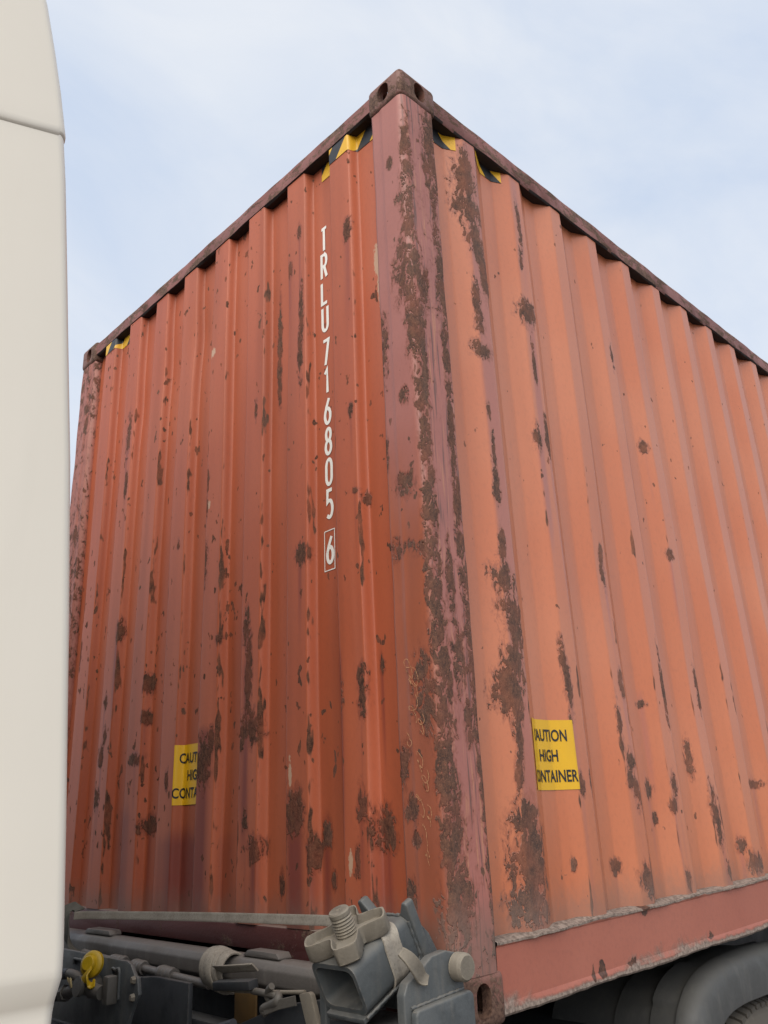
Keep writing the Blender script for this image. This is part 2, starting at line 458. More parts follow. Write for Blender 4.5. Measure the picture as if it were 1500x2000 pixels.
def bm_strap(bm, pts, widths, thick, wdir):
    """flat webbing: pts centre line, wdir width direction (one or per point)"""
    pts = [Vector(p) for p in pts]; rings = []
    for i, p in enumerate(pts):
        d = (pts[min(i+1, len(pts)-1)]-pts[max(i-1, 0)]).normalized()
        wd = Vector(wdir[i] if isinstance(wdir, list) else wdir); wd = (wd-d*wd.dot(d)).normalized()
        nn = d.cross(wd); ww = widths[i] if isinstance(widths, (list, tuple)) else widths
        rings.append([bm.verts.new(p+wd*a*ww/2+nn*b*thick/2) for a, b in ((-1, -0.6), (-0.9, -1), (0.9, -1), (1, -0.6), (1, 0.6), (0.9, 1), (0.45, 0.72), (-0.45, 0.72), (-0.9, 1), (-1, 0.6))])
    m = len(rings[0])
    for a, b in zip(rings, rings[1:]):
        for k in range(m): bm.faces.new((a[k], a[(k+1) % m], b[(k+1) % m], b[k]))
    bm.faces.new(rings[0][::-1]); bm.faces.new(rings[-1])
def strap(name, pts, w_, t_, wdir, mat, parent):
    bm = bmesh.new(); bm_strap(bm, pts, w_, t_, wdir)
    return angle_smooth(from_bm(name, bm, mat, parent), 40)
def boolean(o, cutters):
    for c in cutters:
        md = o.modifiers.new('cut', 'BOOLEAN'); md.operation = 'DIFFERENCE'; md.object = c; md.solver = 'EXACT'
    bpy.context.view_layer.update()
    me = bpy.data.meshes.new_from_object(o.evaluated_get(bpy.context.evaluated_depsgraph_get()))
    o.modifiers.clear(); o.data = me
    for c in cutters: bpy.data.objects.remove(c)
    return angle_smooth(o, 30)

# ------------------------------------------------------------------ ground
GZ = -1.20
def asphalt():
    n = NT('yard_asphalt')
    a = n.noise(0.4, 5); b = n.noise(60, 4, 0.7); d = n.noise(4, 5, 0.6)
    c = n.mix(n.rng(a, 0.3, 0.7), (0.115, 0.105, 0.095), (0.17, 0.155, 0.14))
    c = n.mix(n.math('MULTIPLY', n.rng(b, 0.4, 0.7), 0.4), c, (0.06, 0.055, 0.05))
    c = n.mix(n.math('MULTIPLY', n.rng(d, 0.55, 0.7), 0.4), c, (0.22, 0.20, 0.17))
    n.bump(b, 0.5, 0.01)
    return n.out(c, 0.9)
MAT['ground'] = asphalt()
g = pyd('ground', [(-600, -600, GZ), (600, -600, GZ), (600, 600, GZ), (-600, 600, GZ)], [(0, 1, 2, 3)], 'ground')
tag(g, 'grey dusty asphalt yard under the truck', 'ground', None, 'structure')

# ================================================================== CONTAINER
W, L, H = 2.438, 12.192, 2.896
CT = empty('shipping_container', (0, 0, 0), 'rusty orange corrugated high-cube shipping container marked TRLU 716805', 'container')
FRONT_RUST = [(0.301,2.392,0.027,0.029),(0.569,1.278,0.036,0.031),(1.164,1.678,0.026,0.112),(1.153,1.385,0.025,0.085),(0.865,1.097,0.03,0.039),(0.849,0.93,0.021,0.134),(0.83,0.762,0.04,0.051),(0.881,0.735,0.026,0.041),(1.19,2.406,0.024,0.03),(0.627,2.412,0.031,0.021),(0.558,2.196,0.015,0.118),(0.568,2.03,0.014,0.123),(0.73,2.106,0.013,0.194),(0.3,0.808,0.019,0.063),(0.398,0.791,0.018,0.079),(0.31,0.501,0.031,0.034),(0.247,0.442,0.035,0.05),(0.606,0.498,0.048,0.059),(0.494,0.433,0.032,0.024),(0.531,0.382,0.023,0.03),(0.81,0.393,0.037,0.037),(0.853,0.475,0.022,0.024),(0.704,0.295,0.017,0.027),(1.073,0.744,0.025,0.031),(1.117,0.671,0.051,0.075),(1.502,0.482,0.053,0.032),(1.544,0.999,0.032,0.024),(1.598,0.72,0.04,0.023),(1.88,0.745,0.032,0.029),(1.876,0.97,0.023,0.021),(1.815,1.258,0.023,0.032),(1.05,1.085,0.016,0.013),(0.243,0.875,0.019,0.02),(0.33,0.367,0.012,0.028),(0.307,1.696,0.019,0.015),(0.83,1.922,0.013,0.03),(1.853,2.19,0.021,0.097),(1.841,1.928,0.02,0.047),(0.295,1.415,0.019,0.007),(0.268,1.381,0.013,0.016),(1.861,0.824,0.023,0.029),(1.34,1.515,0.012,0.018),(0.564,2.549,0.019,0.023),(0.977,2.803,0.015,0.022),(1.549,0.872,0.02,0.019),(1.353,0.634,0.018,0.024),(0.47,0.314,0.013,0.018),(1.889,0.587,0.032,0.027),(2.173,1.211,0.021,0.062)]
SIDE_RUST = [(0.328,2.615,0.042,0.098),(0.332,2.481,0.054,0.057),(0.354,2.36,0.036,0.07),(0.393,2.228,0.027,0.09),(0.332,2.106,0.023,0.043),(0.338,1.997,0.031,0.03),(0.34,1.909,0.039,0.031),(0.342,1.433,0.024,0.039),(0.337,1.68,0.013,0.019),(0.34,1.231,0.02,0.037),(0.337,1.126,0.04,0.049),(0.358,1.019,0.045,0.062),(0.361,0.958,0.037,0.046),(0.347,0.867,0.039,0.059),(0.325,0.793,0.05,0.055),(0.337,0.722,0.031,0.035),(0.338,0.653,0.019,0.049),(0.327,0.577,0.018,0.033),(0.348,0.451,0.043,0.057),(0.353,0.348,0.062,0.11),(0.339,0.238,0.064,0.047),(0.345,1.547,0.013,0.037),(0.627,2.172,0.044,0.047),(0.603,1.669,0.025,0.032),(0.662,1.687,0.019,0.046),(0.628,1.959,0.013,0.049),(0.597,0.913,0.017,0.04),(0.606,0.82,0.016,0.086),(0.909,1.257,0.02,0.046),(1.193,2.213,0.013,0.037),(0.913,0.605,0.031,0.023),(0.92,0.526,0.018,0.054),(0.891,0.557,0.022,0.021),(1.058,0.525,0.027,0.017),(1.172,0.541,0.028,0.023),(1.151,0.466,0.028,0.015),(0.875,0.732,0.016,0.046),(1.198,0.87,0.011,0.108),(0.917,0.264,0.042,0.037),(0.967,0.275,0.024,0.04),(1.169,0.238,0.02,0.023),(1.445,0.435,0.027,0.083),(1.706,0.259,0.043,0.034),(0.795,0.308,0.026,0.014),(1.866,0.538,0.048,0.015),(1.069,0.429,0.016,0.013),(0.923,0.859,0.02,0.026),(0.616,0.543,0.018,0.023),(0.67,0.543,0.008,0.021),(1.375,1.865,0.026,0.018),(1.421,1.399,0.03,0.014),(1.08,0.804,0.028,0.008),(0.952,0.495,0.015,0.046),(1.36,0.628,0.015,0.053),(1.473,0.891,0.013,0.078),(0.614,2.401,0.014,0.029),(1.647,0.323,0.026,0.017),(0.628,2.573,0.011,0.103),(0.556,0.323,0.01,0.013),(1.47,0.248,0.02,0.016)]
POST_F = [(0.146,1.853,0.018,0.088),(0.151,1.487,0.009,0.042),(0.077,1.365,0.03,0.031),(0.131,1.178,0.018,0.029),(0.08,1.18,0.016,0.015),(0.032,1.16,0.023,0.017),(0.065,1.64,0.017,0.023),(0.14,0.589,0.015,0.04),(0.119,0.489,0.022,0.027),(0.102,0.416,0.014,0.014),(0.128,0.288,0.014,0.032),(0.034,2.345,0.018,0.02),(0.071,2.518,0.012,0.021),(0.017,2.077,0.047,0.1),(0.025,2.121,0.03,0.056),(-0.02,1.981,0.029,0.105),(0.003,1.759,0.017,0.05),(0.043,0.773,0.036,0.077),(0.118,0.639,0.012,0.026)]
POST_E = [(0.026,2.527,0.031,0.133),(0.015,2.271,0.034,0.164),(0.01,1.923,0.037,0.148),(0.033,1.718,0.037,0.157),(0.034,1.419,0.031,0.159),(0.03,1.187,0.034,0.161),(0.035,0.972,0.041,0.15),(0.036,0.77,0.048,0.14),(0.032,0.58,0.043,0.143),(0.042,0.402,0.049,0.135),(0.043,0.244,0.063,0.106)]
POST_S = [(0.131,2.593,0.049,0.161),(0.166,2.706,0.057,0.096),(0.128,2.333,0.021,0.192),(0.137,2.056,0.03,0.178),(0.135,1.792,0.02,0.164),(0.132,1.529,0.019,0.152),(0.135,1.318,0.023,0.143),(0.142,1.134,0.027,0.164),(0.148,0.944,0.031,0.14),(0.153,0.765,0.03,0.133),(0.158,0.607,0.025,0.113),(0.166,0.456,0.024,0.107),(0.161,0.313,0.024,0.102),(0.16,0.187,0.019,0.065),(0.058,2.019,0.019,0.058),(0.089,0.841,0.029,0.068),(0.114,0.696,0.02,0.052),(0.082,1.079,0.018,0.087)]
# streaks of bleached / stained paint: (u, z top, z bottom, half width, strength)
FRONT_STAIN = [(1.165, 1.95, 0.9, 0.016, 0.8), (0.86, 0.95, 0.55, 0.03, 0.6), (0.60, 0.45, 0.2, 0.04, 0.8), (1.10, 0.75, 0.3, 0.05, 0.7), (0.27, 0.45, 0.2, 0.04, 0.5),
               (1.25, 0.40, 0.30, 0.22, 0.45), (1.65, 0.5, 0.2, 0.12, 0.3), (0.40, 0.9, 0.55, 0.02, 0.6), (0.30, 2.4, 2.2, 0.02, 0.4)]
SIDE_STAIN = [(0.36, 2.75, 1.2, 0.036, 0.9), (0.36, 1.2, 0.2, 0.034, 0.8), (0.635, 2.15, 1.80, 0.025, 0.8), (0.61, 1.66, 1.45, 0.02, 0.7), (0.665, 1.66, 1.3, 0.010, 0.4),
              (0.61, 0.80, 0.2, 0.012, 0.3), (0.91, 0.5, 0.3, 0.02, 0.2), (1.45, 0.4, 0.2, 0.02, 0.4), (0.63, 2.75, 2.3, 0.03, 0.4)]

_r = random.Random(3)
for _l, _s in ((FRONT_RUST, FRONT_STAIN), (SIDE_RUST, SIDE_STAIN)):      # run-off below the larger rust patches
    for _u, _z, _a, _b in _l:
        if _a > 0.018: _s.append((_u+_r.uniform(-0.3, 0.3)*_a, _z, _z-_b-_r.uniform(0.03, 0.14), _a*_r.uniform(0.3, 0.6), _r.uniform(0.25, 0.5)))
def blob_field(u, z, blobs, k=1.0):
    f = np.full(u.shape, -1.0)
    for bu, bz, a, b in blobs:
        if a < 0.036 and b < 0.05 and k < 1: a, b = a*0.72, b*1.45        # small spots run into short vertical streaks
        a = max(a*k, 0.008); b = b*(0.5+0.5*k)
        d = np.sqrt(((u-bu)/a)**2 + ((z-bz)/b)**2)
        f = np.maximum(f, np.clip(0.95*(1-d/1.22), -1, 0.80))
    return f
def stain_field(u, z, st):
    f = np.full(u.shape, -1.0)
    for su, z1, z0, hw, k in st:
        dz = np.where(z > z1, (z-z1)/0.06, np.where(z < z0, (z0-z)/0.25, 0))
        f = np.maximum(f, np.clip(k*(1.1-np.sqrt(((u-su)/(hw*1.2))**2+dz**2)), -1, 1))
    return f

def profile(breaks):
    us = np.array([b[0] for b in breaks]); ds = np.array([b[1] for b in breaks])
    def d(u):
        u = np.asarray(u, float); a = 0
        for o in (-0.0040, -0.0024, -0.0008, 0.0008, 0.0024, 0.0040): a = a + np.interp(u+o, us, ds)
        return a/6
    return d, us
FD = 0.035                                         # corrugation depth
fb = [(0.140, FD)]
for k in range(8):
    a = 0.278+0.2545*k
    fb += [(a-0.008, FD), (a+0.002, 0.0), (a+0.110, 0.0), (a+0.120, FD)]
fb += [(2.30, FD)]
f_prof, f_us = profile(fb)
sb = [(0.140, 0.036)]
k = 0
while 0.324+0.2724*k < L-0.25:
    a = 0.324+0.2724*k
    sb += [(a-0.068, 0.036), (a, 0.0), (a+0.068, 0.0), (a+0.136, 0.036)]
    k += 1
sb += [(L-0.14, 0.036)]
s_prof, s_us = profile(sb)

def f_dent(u, z):
    d = 0.0016*np.sin(u*5.1+z*2.3)+0.0012*np.sin(u*11+z*4.7+1)
    for cu, cz, ru, rz, h in ((1.50, 2.40, 0.10, 0.16, 0.008), (1.28, 2.44, 0.06, 0.14, 0.009), (1.78, 2.30, 0.07, 0.12, 0.005), (0.63, 2.2, 0.05, 0.3, 0.007), (1.02, 0.8, 0.08, 0.3, 0.008), (0.33, 0.8, 0.05, 0.25, 0.006)):
        d = d+h*np.exp(-((u-cu)/ru)**2-((z-cz)/rz)**2)
    return d
def s_dent(u, z):
    d = 0.0016*np.sin(u*4.3+z*3.1)+0.0010*np.sin(u*13+z*5.7+2)
    for cu, cz, ru, rz, h in ((0.9, 1.2, 0.12, 0.4, 0.006), (1.45, 0.9, 0.15, 0.3, 0.007), (0.36, 0.4, 0.05, 0.2, 0.004), (1.9, 1.6, 0.2, 0.4, 0.006)):
        d = d+h*np.exp(-((u-cu)/ru)**2-((z-cz)/rz)**2)
    return d
X_F, Y_S = 0.008, 0.010                            # wall planes, just inside the castings
def f_map(u, z, off=0.0):
    return np.stack([X_F+f_prof(u)+f_dent(u, z)-off, u, z], -1)
def tz(x): return 0.019*np.minimum(x, 2.2)          # the battered bottom rail is bowed upwards
def s_map(u, z, off=0.0):
    return np.stack([u, Y_S+s_prof(u)+s_dent(u, z)-off, z], -1)

def columns(us, fine_to, step):
    c = []
    for a, b in zip(us, us[1:]):
        n = max(2, int(math.ceil((b-a)/step))) if a < fine_to else 1
        c += list(np.linspace(a, b, n, endpoint=False))
    c.append(us[-1])
    for b in us:
        if b < fine_to: c += [b-0.006, b-0.003, b+0.003, b+0.006]
        else: c += [b-0.005, b+0.005]
    c = np.unique(np.round([x for x in c if us[0] <= x <= us[-1]], 4))
    keep = [c[0]]
    for x in c[1:]:
        if x-keep[-1] > 0.0018: keep.append(x)
    return np.array(keep)
F_COL = columns(f_us, 99, 0.0085)
S_COL = columns(s_us, 3.3, 0.0095)

def set_attr(me, **fields):
    for nme, arr in fields.items():
        at = me.attributes.new(nme, 'FLOAT', 'POINT')
        at.data.foreach_set('value', np.ascontiguousarray(arr, dtype=np.float32).ravel())
def grid_mesh(name, P, mat, parent, flip=False, **fields):
    nr, nc, _ = P.shape
    idx = np.arange(nr*nc).reshape(nr, nc)
    q = np.stack([idx[:-1, :-1], idx[:-1, 1:], idx[1:, 1:], idx[1:, :-1]], -1).reshape(-1, 4)
    if flip: q = q[:, ::-1]
    me = bpy.data.meshes.new(name)
    me.vertices.add(nr*nc); me.vertices.foreach_set('co', P.reshape(-1).astype(np.float32))
    me.loops.add(q.size); me.loops.foreach_set('vertex_index', q.reshape(-1).astype(np.int32))
    me.polygons.add(len(q)); me.polygons.foreach_set('loop_start', np.arange(0, q.size, 4, dtype=np.int32))
    me.update(calc_edges=True)
    set_attr(me, **fields)
    return link(name, me, mat, parent, True)

def edge_field(u, us, prof):
    e = np.zeros_like(u)
    for b in us:
        if prof(np.array([b]))[0] < 0.02: e = np.maximum(e, np.clip(1-np.abs(u-b)/0.016, 0, 1))
    return e
# front end wall
zr = np.arange(0.1885, 2.815, 0.010)
U, Z = np.meshgrid(F_COL, zr)
ef = edge_field(F_COL, f_us, f_prof)[None, :]*np.clip(1.25-0.18*Z, 0.5, 1.2)
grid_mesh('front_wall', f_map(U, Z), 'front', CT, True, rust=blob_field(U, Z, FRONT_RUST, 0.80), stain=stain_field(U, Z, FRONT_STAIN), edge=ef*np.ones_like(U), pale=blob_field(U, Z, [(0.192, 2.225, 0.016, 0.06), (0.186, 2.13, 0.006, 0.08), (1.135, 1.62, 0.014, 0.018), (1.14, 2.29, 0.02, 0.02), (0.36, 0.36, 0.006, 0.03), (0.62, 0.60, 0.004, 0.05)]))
# long side wall
U, Z = np.meshgrid(S_COL, np.linspace(0, 1, 262))
Z = 0.174+tz(U)+Z*(2.80-0.174-tz(U))
es = edge_field(S_COL, s_us, s_prof)[None, :]*np.clip(1.15-0.42*Z, 0.12, 1.1)
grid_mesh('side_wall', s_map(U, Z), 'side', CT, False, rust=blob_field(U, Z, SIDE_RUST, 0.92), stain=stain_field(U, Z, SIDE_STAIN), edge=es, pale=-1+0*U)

# corner posts: pressed section followed by s (front face s>0, side face s<0)
def post(name, mirror=False):
    sec = [(0.158, 0.045, 0.152), (0.152, 0.006, 0.150), (0.112, 0.005, 0.112), (0.100, 0.001, 0.098), (0.028, 0.0, 0.026), (0.020, 0.0008, 0.0185), (0.010, 0.0040, 0.0105), (0.0, 0.0085, 0.0060)]
    sec += [(-0.010, 0.0150, 0.0024), (-0.020, 0.0235, 0.0003), (-0.026, 0.0290, 0.0), (-0.152, 0.152, 0.0), (-0.158, 0.158, 0.004), (-0.190, 0.160, 0.045)]
    ss = np.array([a[0] for a in sec])[::-1]; xs = np.array([a[1] for a in sec])[::-1]; ys = np.array([a[2] for a in sec])[::-1]
    s = np.unique(np.round(np.concatenate([np.arange(-0.19, 0.158, 0.007), ss]), 3))
    s = s[np.concatenate([[True], np.diff(s) > 0.0015])]
    z = np.arange(0.112, 2.790, 0.0103)
    Sg, Zg = np.meshgrid(s, z)
    dn = 0.0012*np.sin(Zg*9+Sg*30)+0.0009*np.sin(Zg*23+Sg*11)
    X = np.interp(Sg, ss, xs)+dn*np.clip(Sg/0.02+0.5, 0, 1); Y = np.interp(Sg, ss, ys)+dn*np.clip(0.5-Sg/0.02, 0, 1)
    bl = [(a, b, c, d) for a, b, c, d in POST_F]+[(-a+0.018, b, c*0.68, d*1.0) for a, b, c, d in POST_E]+[(-a, b, c*0.70, d*1.0) for a, b, c, d in POST_S]
    rust = np.minimum(blob_field(Sg, Zg, bl), 0.32)
    # the battered side face is scuffed all over
    rust = np.maximum(rust, np.where((Sg < -0.0) & (Sg > -0.16), -0.52+0.12*np.sin(Zg*3.1+1), -1))
    stain = np.where(Sg > 0, np.clip((Zg-1.15)*1.2, -0.9, 1.0), np.clip(0.75-0.2*np.abs(Zg-1.6), -0.2, 0.9))
    edge = 0*Sg
    scuff = np.clip((0.02-Sg)/0.03, 0, 1)*(Sg > -0.165)*np.clip(1.5-0.35*np.abs(Zg-1.3), 0.4, 1)
    if mirror:
        P = np.stack([X, W-Y, Zg], -1)
        rust = blob_field(Sg, Zg, [(a*0.8, 3.0-b, c, d) for a, b, c, d in POST_F[:9]])
        rust = np.maximum(rust, -0.15+0.15*np.sin(Zg*5))
        return grid_mesh(name, P, 'post', CT, True, rust=rust, stain=0.3+0*Sg, edge=edge, scuff=scuff, pale=-1+0*Sg)
    return grid_mesh(name, np.stack([X, Y, Zg], -1), 'post', CT, False, rust=rust, stain=stain, edge=edge, scuff=scuff, pale=-1+0*Sg)
post('corner_post')
post('corner_post', True)

def stadium(w_, h_, n=8):
    r = w_/2; p = []
    for k in range(n+1): a = math.pi*k/n; p.append((r*math.cos(a), h_/2-r+r*math.sin(a)))
    for k in range(n+1): a = math.pi+math.pi*k/n; p.append((r*math.cos(a), -h_/2+r+r*math.sin(a)))
    return p
def casting(x0, y0, z0, sx, sy, top):
    """block at corner (x0,y0); sx, sy point into the container"""
    lx, ly, lz = 0.178, 0.162, 0.118
    e = 0.003
    xa, xb = sorted((x0-e*sx, x0+lx*sx)); ya, yb = sorted((y0-e*sy, y0+ly*sy))
    bm = bmesh.new(); bm_box(bm, xa, xb, ya, yb, z0, z0+lz, 0.019, 5)
    o = from_bm('corner_casting', bm, 'casting', CT)
    cut = []
    bm = bmesh.new(); bm_box(bm, xa+0.028, xb-0.022, ya+0.028, yb-0.022, z0+(0.022 if top else 0.028), z0+lz-(0.028 if top else 0.022), 0.0)
    cut.append(from_bm('c', bm, None))
    cx, cy, cz = x0+0.094*sx, y0+0.082*sy, z0+(0.060 if top else 0.058)
    def pr(poly, fr, a, b):
        bm = bmesh.new()
        va = [bm.verts.new(fr(p, q, a)) for p, q in poly]; vb = [bm.verts.new(fr(p, q, b)) for p, q in poly]; n = len(poly)
        bm.faces.new(va[::-1]); bm.faces.new(vb)
        for i in range(n): bm.faces.new((va[i], va[(i+1) % n], vb[(i+1) % n], vb[i]))
        return from_bm('c', bm, None)
    cut.append(pr(stadium(0.052, 0.079), lambda p, q, t: (cx+p, y0+t*sy, cz+q), -0.03, 0.045))
    cut.append(pr(stadium(0.054, 0.076), lambda p, q, t: (x0+t*sx, cy+p, cz+q), -0.03, 0.045))
    zt = z0+lz if top else z0
    cut.append(pr(stadium(0.064, 0.124), lambda p, q, t: (cx+q, cy+p, zt+t), -0.045, 0.045))
    return boolean(o, cut)
casting(0, 0, H-0.118, 1, 1, True)
casting(0, W, H-0.118, 1, -1, True)
casting(0, 0, 0, 1, 1, False)
casting(0, W, 0, 1, -1, False)

# top rails (square tubes with a slightly crooked lower lip)
def rail_along(name, axis, a0, a1, sec, mat, wob=0.002, step=0.03, fine_to=99, extra=None, **kw):
    t = np.unique(np.concatenate([np.arange(a0, min(a1, fine_to), step), np.linspace(min(a1, fine_to), a1, 8)]))
    sec = np.array(sec+[sec[0]]); T, K = np.meshgrid(t, np.arange(len(sec)), indexing='ij')
    D = sec[K, 0]+wob*(np.sin(T*17+K)+0.6*np.sin(T*41+K*2.1))*0.5
    Zz = sec[K, 1]+wob*np.sin(T*13+K*1.7)*0.5
    if extra is not None: D, Zz = extra(T, K, D, Zz)
    P = np.stack([T, D, Zz], -1) if axis == 'x' else np.stack([D, T, Zz], -1)
    o = grid_mesh(name, P, mat, CT, axis == 'x', **{k: v(T, K, Zz) for k, v in kw.items()})
    bm = bmesh.new(); bm.from_mesh(o.data)
    bmesh.ops.remove_doubles(bm, verts=bm.verts[:], dist=1e-6)
    bm.to_mesh(o.data); bm.free()
    if mat == 'rail':                                # down-facing faces near-black: shade under the rail put into colour
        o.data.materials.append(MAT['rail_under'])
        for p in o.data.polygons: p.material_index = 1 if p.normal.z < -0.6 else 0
    return angle_smooth(o, 40 if mat == 'rail' else 14)
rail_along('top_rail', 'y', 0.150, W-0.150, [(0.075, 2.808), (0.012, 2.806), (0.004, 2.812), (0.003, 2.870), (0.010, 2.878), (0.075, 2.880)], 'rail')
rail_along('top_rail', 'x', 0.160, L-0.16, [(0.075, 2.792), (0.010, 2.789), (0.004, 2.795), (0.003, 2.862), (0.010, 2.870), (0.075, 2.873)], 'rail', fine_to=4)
# side bottom rail: sloping dusty lip above, flat face, turned lower flange
SEC = [(0.060, 0.176), (0.034, 0.178), (0.018, 0.176), (0.001, 0.170), (0.001, 0.165), (0.005, 0.160), (0.006, 0.100), (0.005, 0.040), (0.001, 0.028), (-0.001, 0.018), (0.004, 0.012), (0.060, 0.014)]
def bow(T, K, D, Zz):
    Zz = Zz+tz(T)
    sc = np.interp(np.mod(T-0.324+0.068, 0.2724), [0, 0.068, 0.136, 0.204, 0.2724], [1, 0, 0, 1, 1])
    lip = (K >= 1) & (K <= 4)
    jag = 0.0006*np.sin(T*57)+0.0005*np.sin(T*91+2)+0.0022*np.sin(T*11+1)
    Zz = Zz+np.where(lip, jag+0.002*(1-sc), 0)+np.where(K >= 8, jag*0.9, 0)
    D = D+np.where((K == 3) | (K == 4), -0.004*(1-sc)+jag*0.8, 0)
    return D, Zz
BR = [(0.60, 0.055, 0.02, 0.03), (0.56, 0.045, 0.01, 0.02), (0.75, 0.05, 0.03, 0.015), (0.86, 0.17, 0.02, 0.015), (1.25, 0.05, 0.03, 0.012), (0.83, 0.055, 0.012, 0.02)]
rail_along('bottom_rail', 'x', 0.160, L-0.16, SEC, 'rail_low', 0.0004, 0.010, 3.2, bow,
           rust=lambda T, K, Zz: blob_field(T, Zz-tz(T), BR),
           dirt=lambda T, K, Zz: np.where(K <= 3, 1.2, np.where((K == 4), 0.75, np.where(K == 8, 0.55, np.where((K >= 9) & (K < 12), 1.0, np.where(K == 7, 0.02+0.55*np.exp(-((T-0.95)/0.35)**2)+0.5*np.exp(-((T-0.2)/0.09)**2), 0.0))))))
# front sill with the gooseneck tunnel opening in its lower edge
def front_sill():
    poly = [(0.150, 0.014), (0.665, 0.014), (0.680, 0.030), (0.680, 0.112), (0.690, 0.122), (1.700, 0.122), (1.712, 0.112), (1.712, 0.030), (1.725, 0.014), (W-0.150, 0.014), (W-0.150, 0.188), (0.150, 0.188)]
    prism('front_sill', poly, lambda p, q, t: (t, p, q), 0.010, 0.070, 'sill', CT, 0.004)
front_sill()
# roof, floor and the two walls behind
box('roof', (0.06, L-0.06, 0.06, W-0.06, 2.845, 2.868), 'roof', CT, 0.004)
box('floor_underside', (0.08, L-0.05, 0.07, 0.68, 0.020, 0.150), 'dark_under', CT, 0)
box('floor_underside', (0.08, L-0.05, 1.712, W-0.07, 0.020, 0.150), 'dark_under', CT, 0)
box('tunnel_ceiling', (0.07, L-0.05, 0.68, 1.712, 0.126, 0.150), 'dark_under', CT, 0)
P = np.array([[[x, W-0.012-d, z] for x, d in sb] for z in (0.16, 2.82)])
grid_mesh('side_wall', P, 'roof', CT, True)
box('rear_wall', (L-0.06, L-0.01, 0.03, W-0.03, 0.02, 2.85), 'roof', CT, 0)

# ---- painted lettering TRLU 716805 6
def arc(cx, cy, rx, ry, a0, a1, n=14):
    return [(cx+rx*math.cos(math.radians(a0+(a1-a0)*k/n)), cy+ry*math.sin(math.radians(a0+(a1-a0)*k/n))) for k in range(n+1)]
GLY = {
 'T': [([(0, 1), (1, 1)], 0), ([(0.5, 1), (0.5, 0)], 0)],
 'R': [([(0, 0), (0, 1), (0.55, 1)]+arc(0.55, 0.75, 0.42, 0.25, 90, -90)+[(0, 0.5)], 0), ([(0.5, 0.5), (1, 0)], 0)],
 'L': [([(0, 1), (0, 0), (1, 0)], 0)],
 'U': [([(0, 1)]+arc(0.5, 0.25, 0.5, 0.25, 180, 360)+[(1, 1)], 0)],
 '7': [([(0, 1), (1, 1), (0.35, 0)], 0)],
 '1': [([(0.12, 0.80), (0.55, 1), (0.55, 0)], 0)],
 '6': [(arc(0.5, 0.30, 0.5, 0.30, 0, 360, 26), 1), ([(0.80, 1), (0.30, 0.66), (0.06, 0.42)], 0)],
 '8': [(arc(0.5, 0.76, 0.42, 0.24, 0, 360, 24), 1), (arc(0.5, 0.26, 0.5, 0.26, 0, 360, 24), 1)],
 '0': [(arc(0.5, 0.70, 0.5, 0.30, 0, 180, 14)+arc(0.5, 0.30, 0.5, 0.30, 180, 360, 14), 1)],
 '5': [([(0.92, 1), (0.10, 1), (0.06, 0.56), (0.30, 0.62)]+arc(0.45, 0.31, 0.53, 0.31, 70, -120, 18)+[(0.02, 0.08)], 0)],
}
def ribbon(pts, closed, hw):
    P = [Vector(p) for p in pts]
    if closed and (P[0]-P[-1]).length < 1e-6: P = P[:-1]
    n = len(P); L_, R_ = [], []
    for i in range(n):
        a = P[i-1] if (closed or i > 0) else None; b = P[(i+1) % n] if (closed or i < n-1) else None
        d1 = (P[i]-a).normalized() if a is not None else None; d2 = (b-P[i]).normalized() if b is not None else None
        if d1 is None: d1 = d2
        if d2 is None: d2 = d1
        n1 = Vector((-d1.y, d1.x)); n2 = Vector((-d2.y, d2.x)); m = (n1+n2)
        m = m.normalized() if m.length > 1e-4 else n1
        k = hw/max(0.5, m.dot(n1))
        L_.append(P[i]+m*k); R_.append(P[i]-m*k)
    q = [(L_[i], L_[(i+1) % n], R_[(i+1) % n], R_[i]) for i in range(n if closed else n-1)]
    return q
LET = [('T', .459, 2.525, 2.415), ('R', .461, 2.410, 2.298), ('L', .462, 2.290, 2.190), ('U', .461, 2.184, 2.077), ('7', .459, 2.048, 1.939), ('1', .457, 1.935, 1.830),
       ('6', .457, 1.818, 1.714), ('8', .455, 1.705, 1.601), ('0', .454, 1.592, 1.491), ('5', .452, 1.482, 1.376), ('6', .453, 1.322, 1.224)]
def letter(ch, yc, z1, z0, wd=0.040, hw=0.0063):
    v, f = [], []
    lay = 0
    for pts, closed in GLY[ch]:
        pp = [((p-0.5)*(wd-2*hw), z0+hw+q*(z1-z0-2*hw)) for p, q in pts]
        for quad in ribbon(pp, closed, hw):
            k = len(v); v += [(-c.x+yc, c.y, lay) for c in quad]; f.append((k+3, k+2, k+1, k))
        lay += 1
    A = np.array(v); A[:, 0] += 0.004; P = f_map(A[:, 0], A[:, 1], 0.0016+0.0003*A[:, 2])
    return pyd('painted_character', P, f, 'white_print', CT)
for ch, yc, z1, z0 in LET:
    o = letter(ch, yc, z1, z0); o['label'] = 'white painted character %s on the front wall' % ch
bx = [(0.026, 1.206), (-0.024, 1.206), (-0.024, 1.338), (0.026, 1.338)]
v, f = [], []
for quad in ribbon(bx, True, 0.0016):
    k = len(v); v += [(0.458+c.x, c.y) for c in quad]; f.append((k, k+1, k+2, k+3))
A = np.array(v)
pyd('check_digit_box', f_map(A[:, 0], A[:, 1], 0.0016), f, 'white_print', CT)

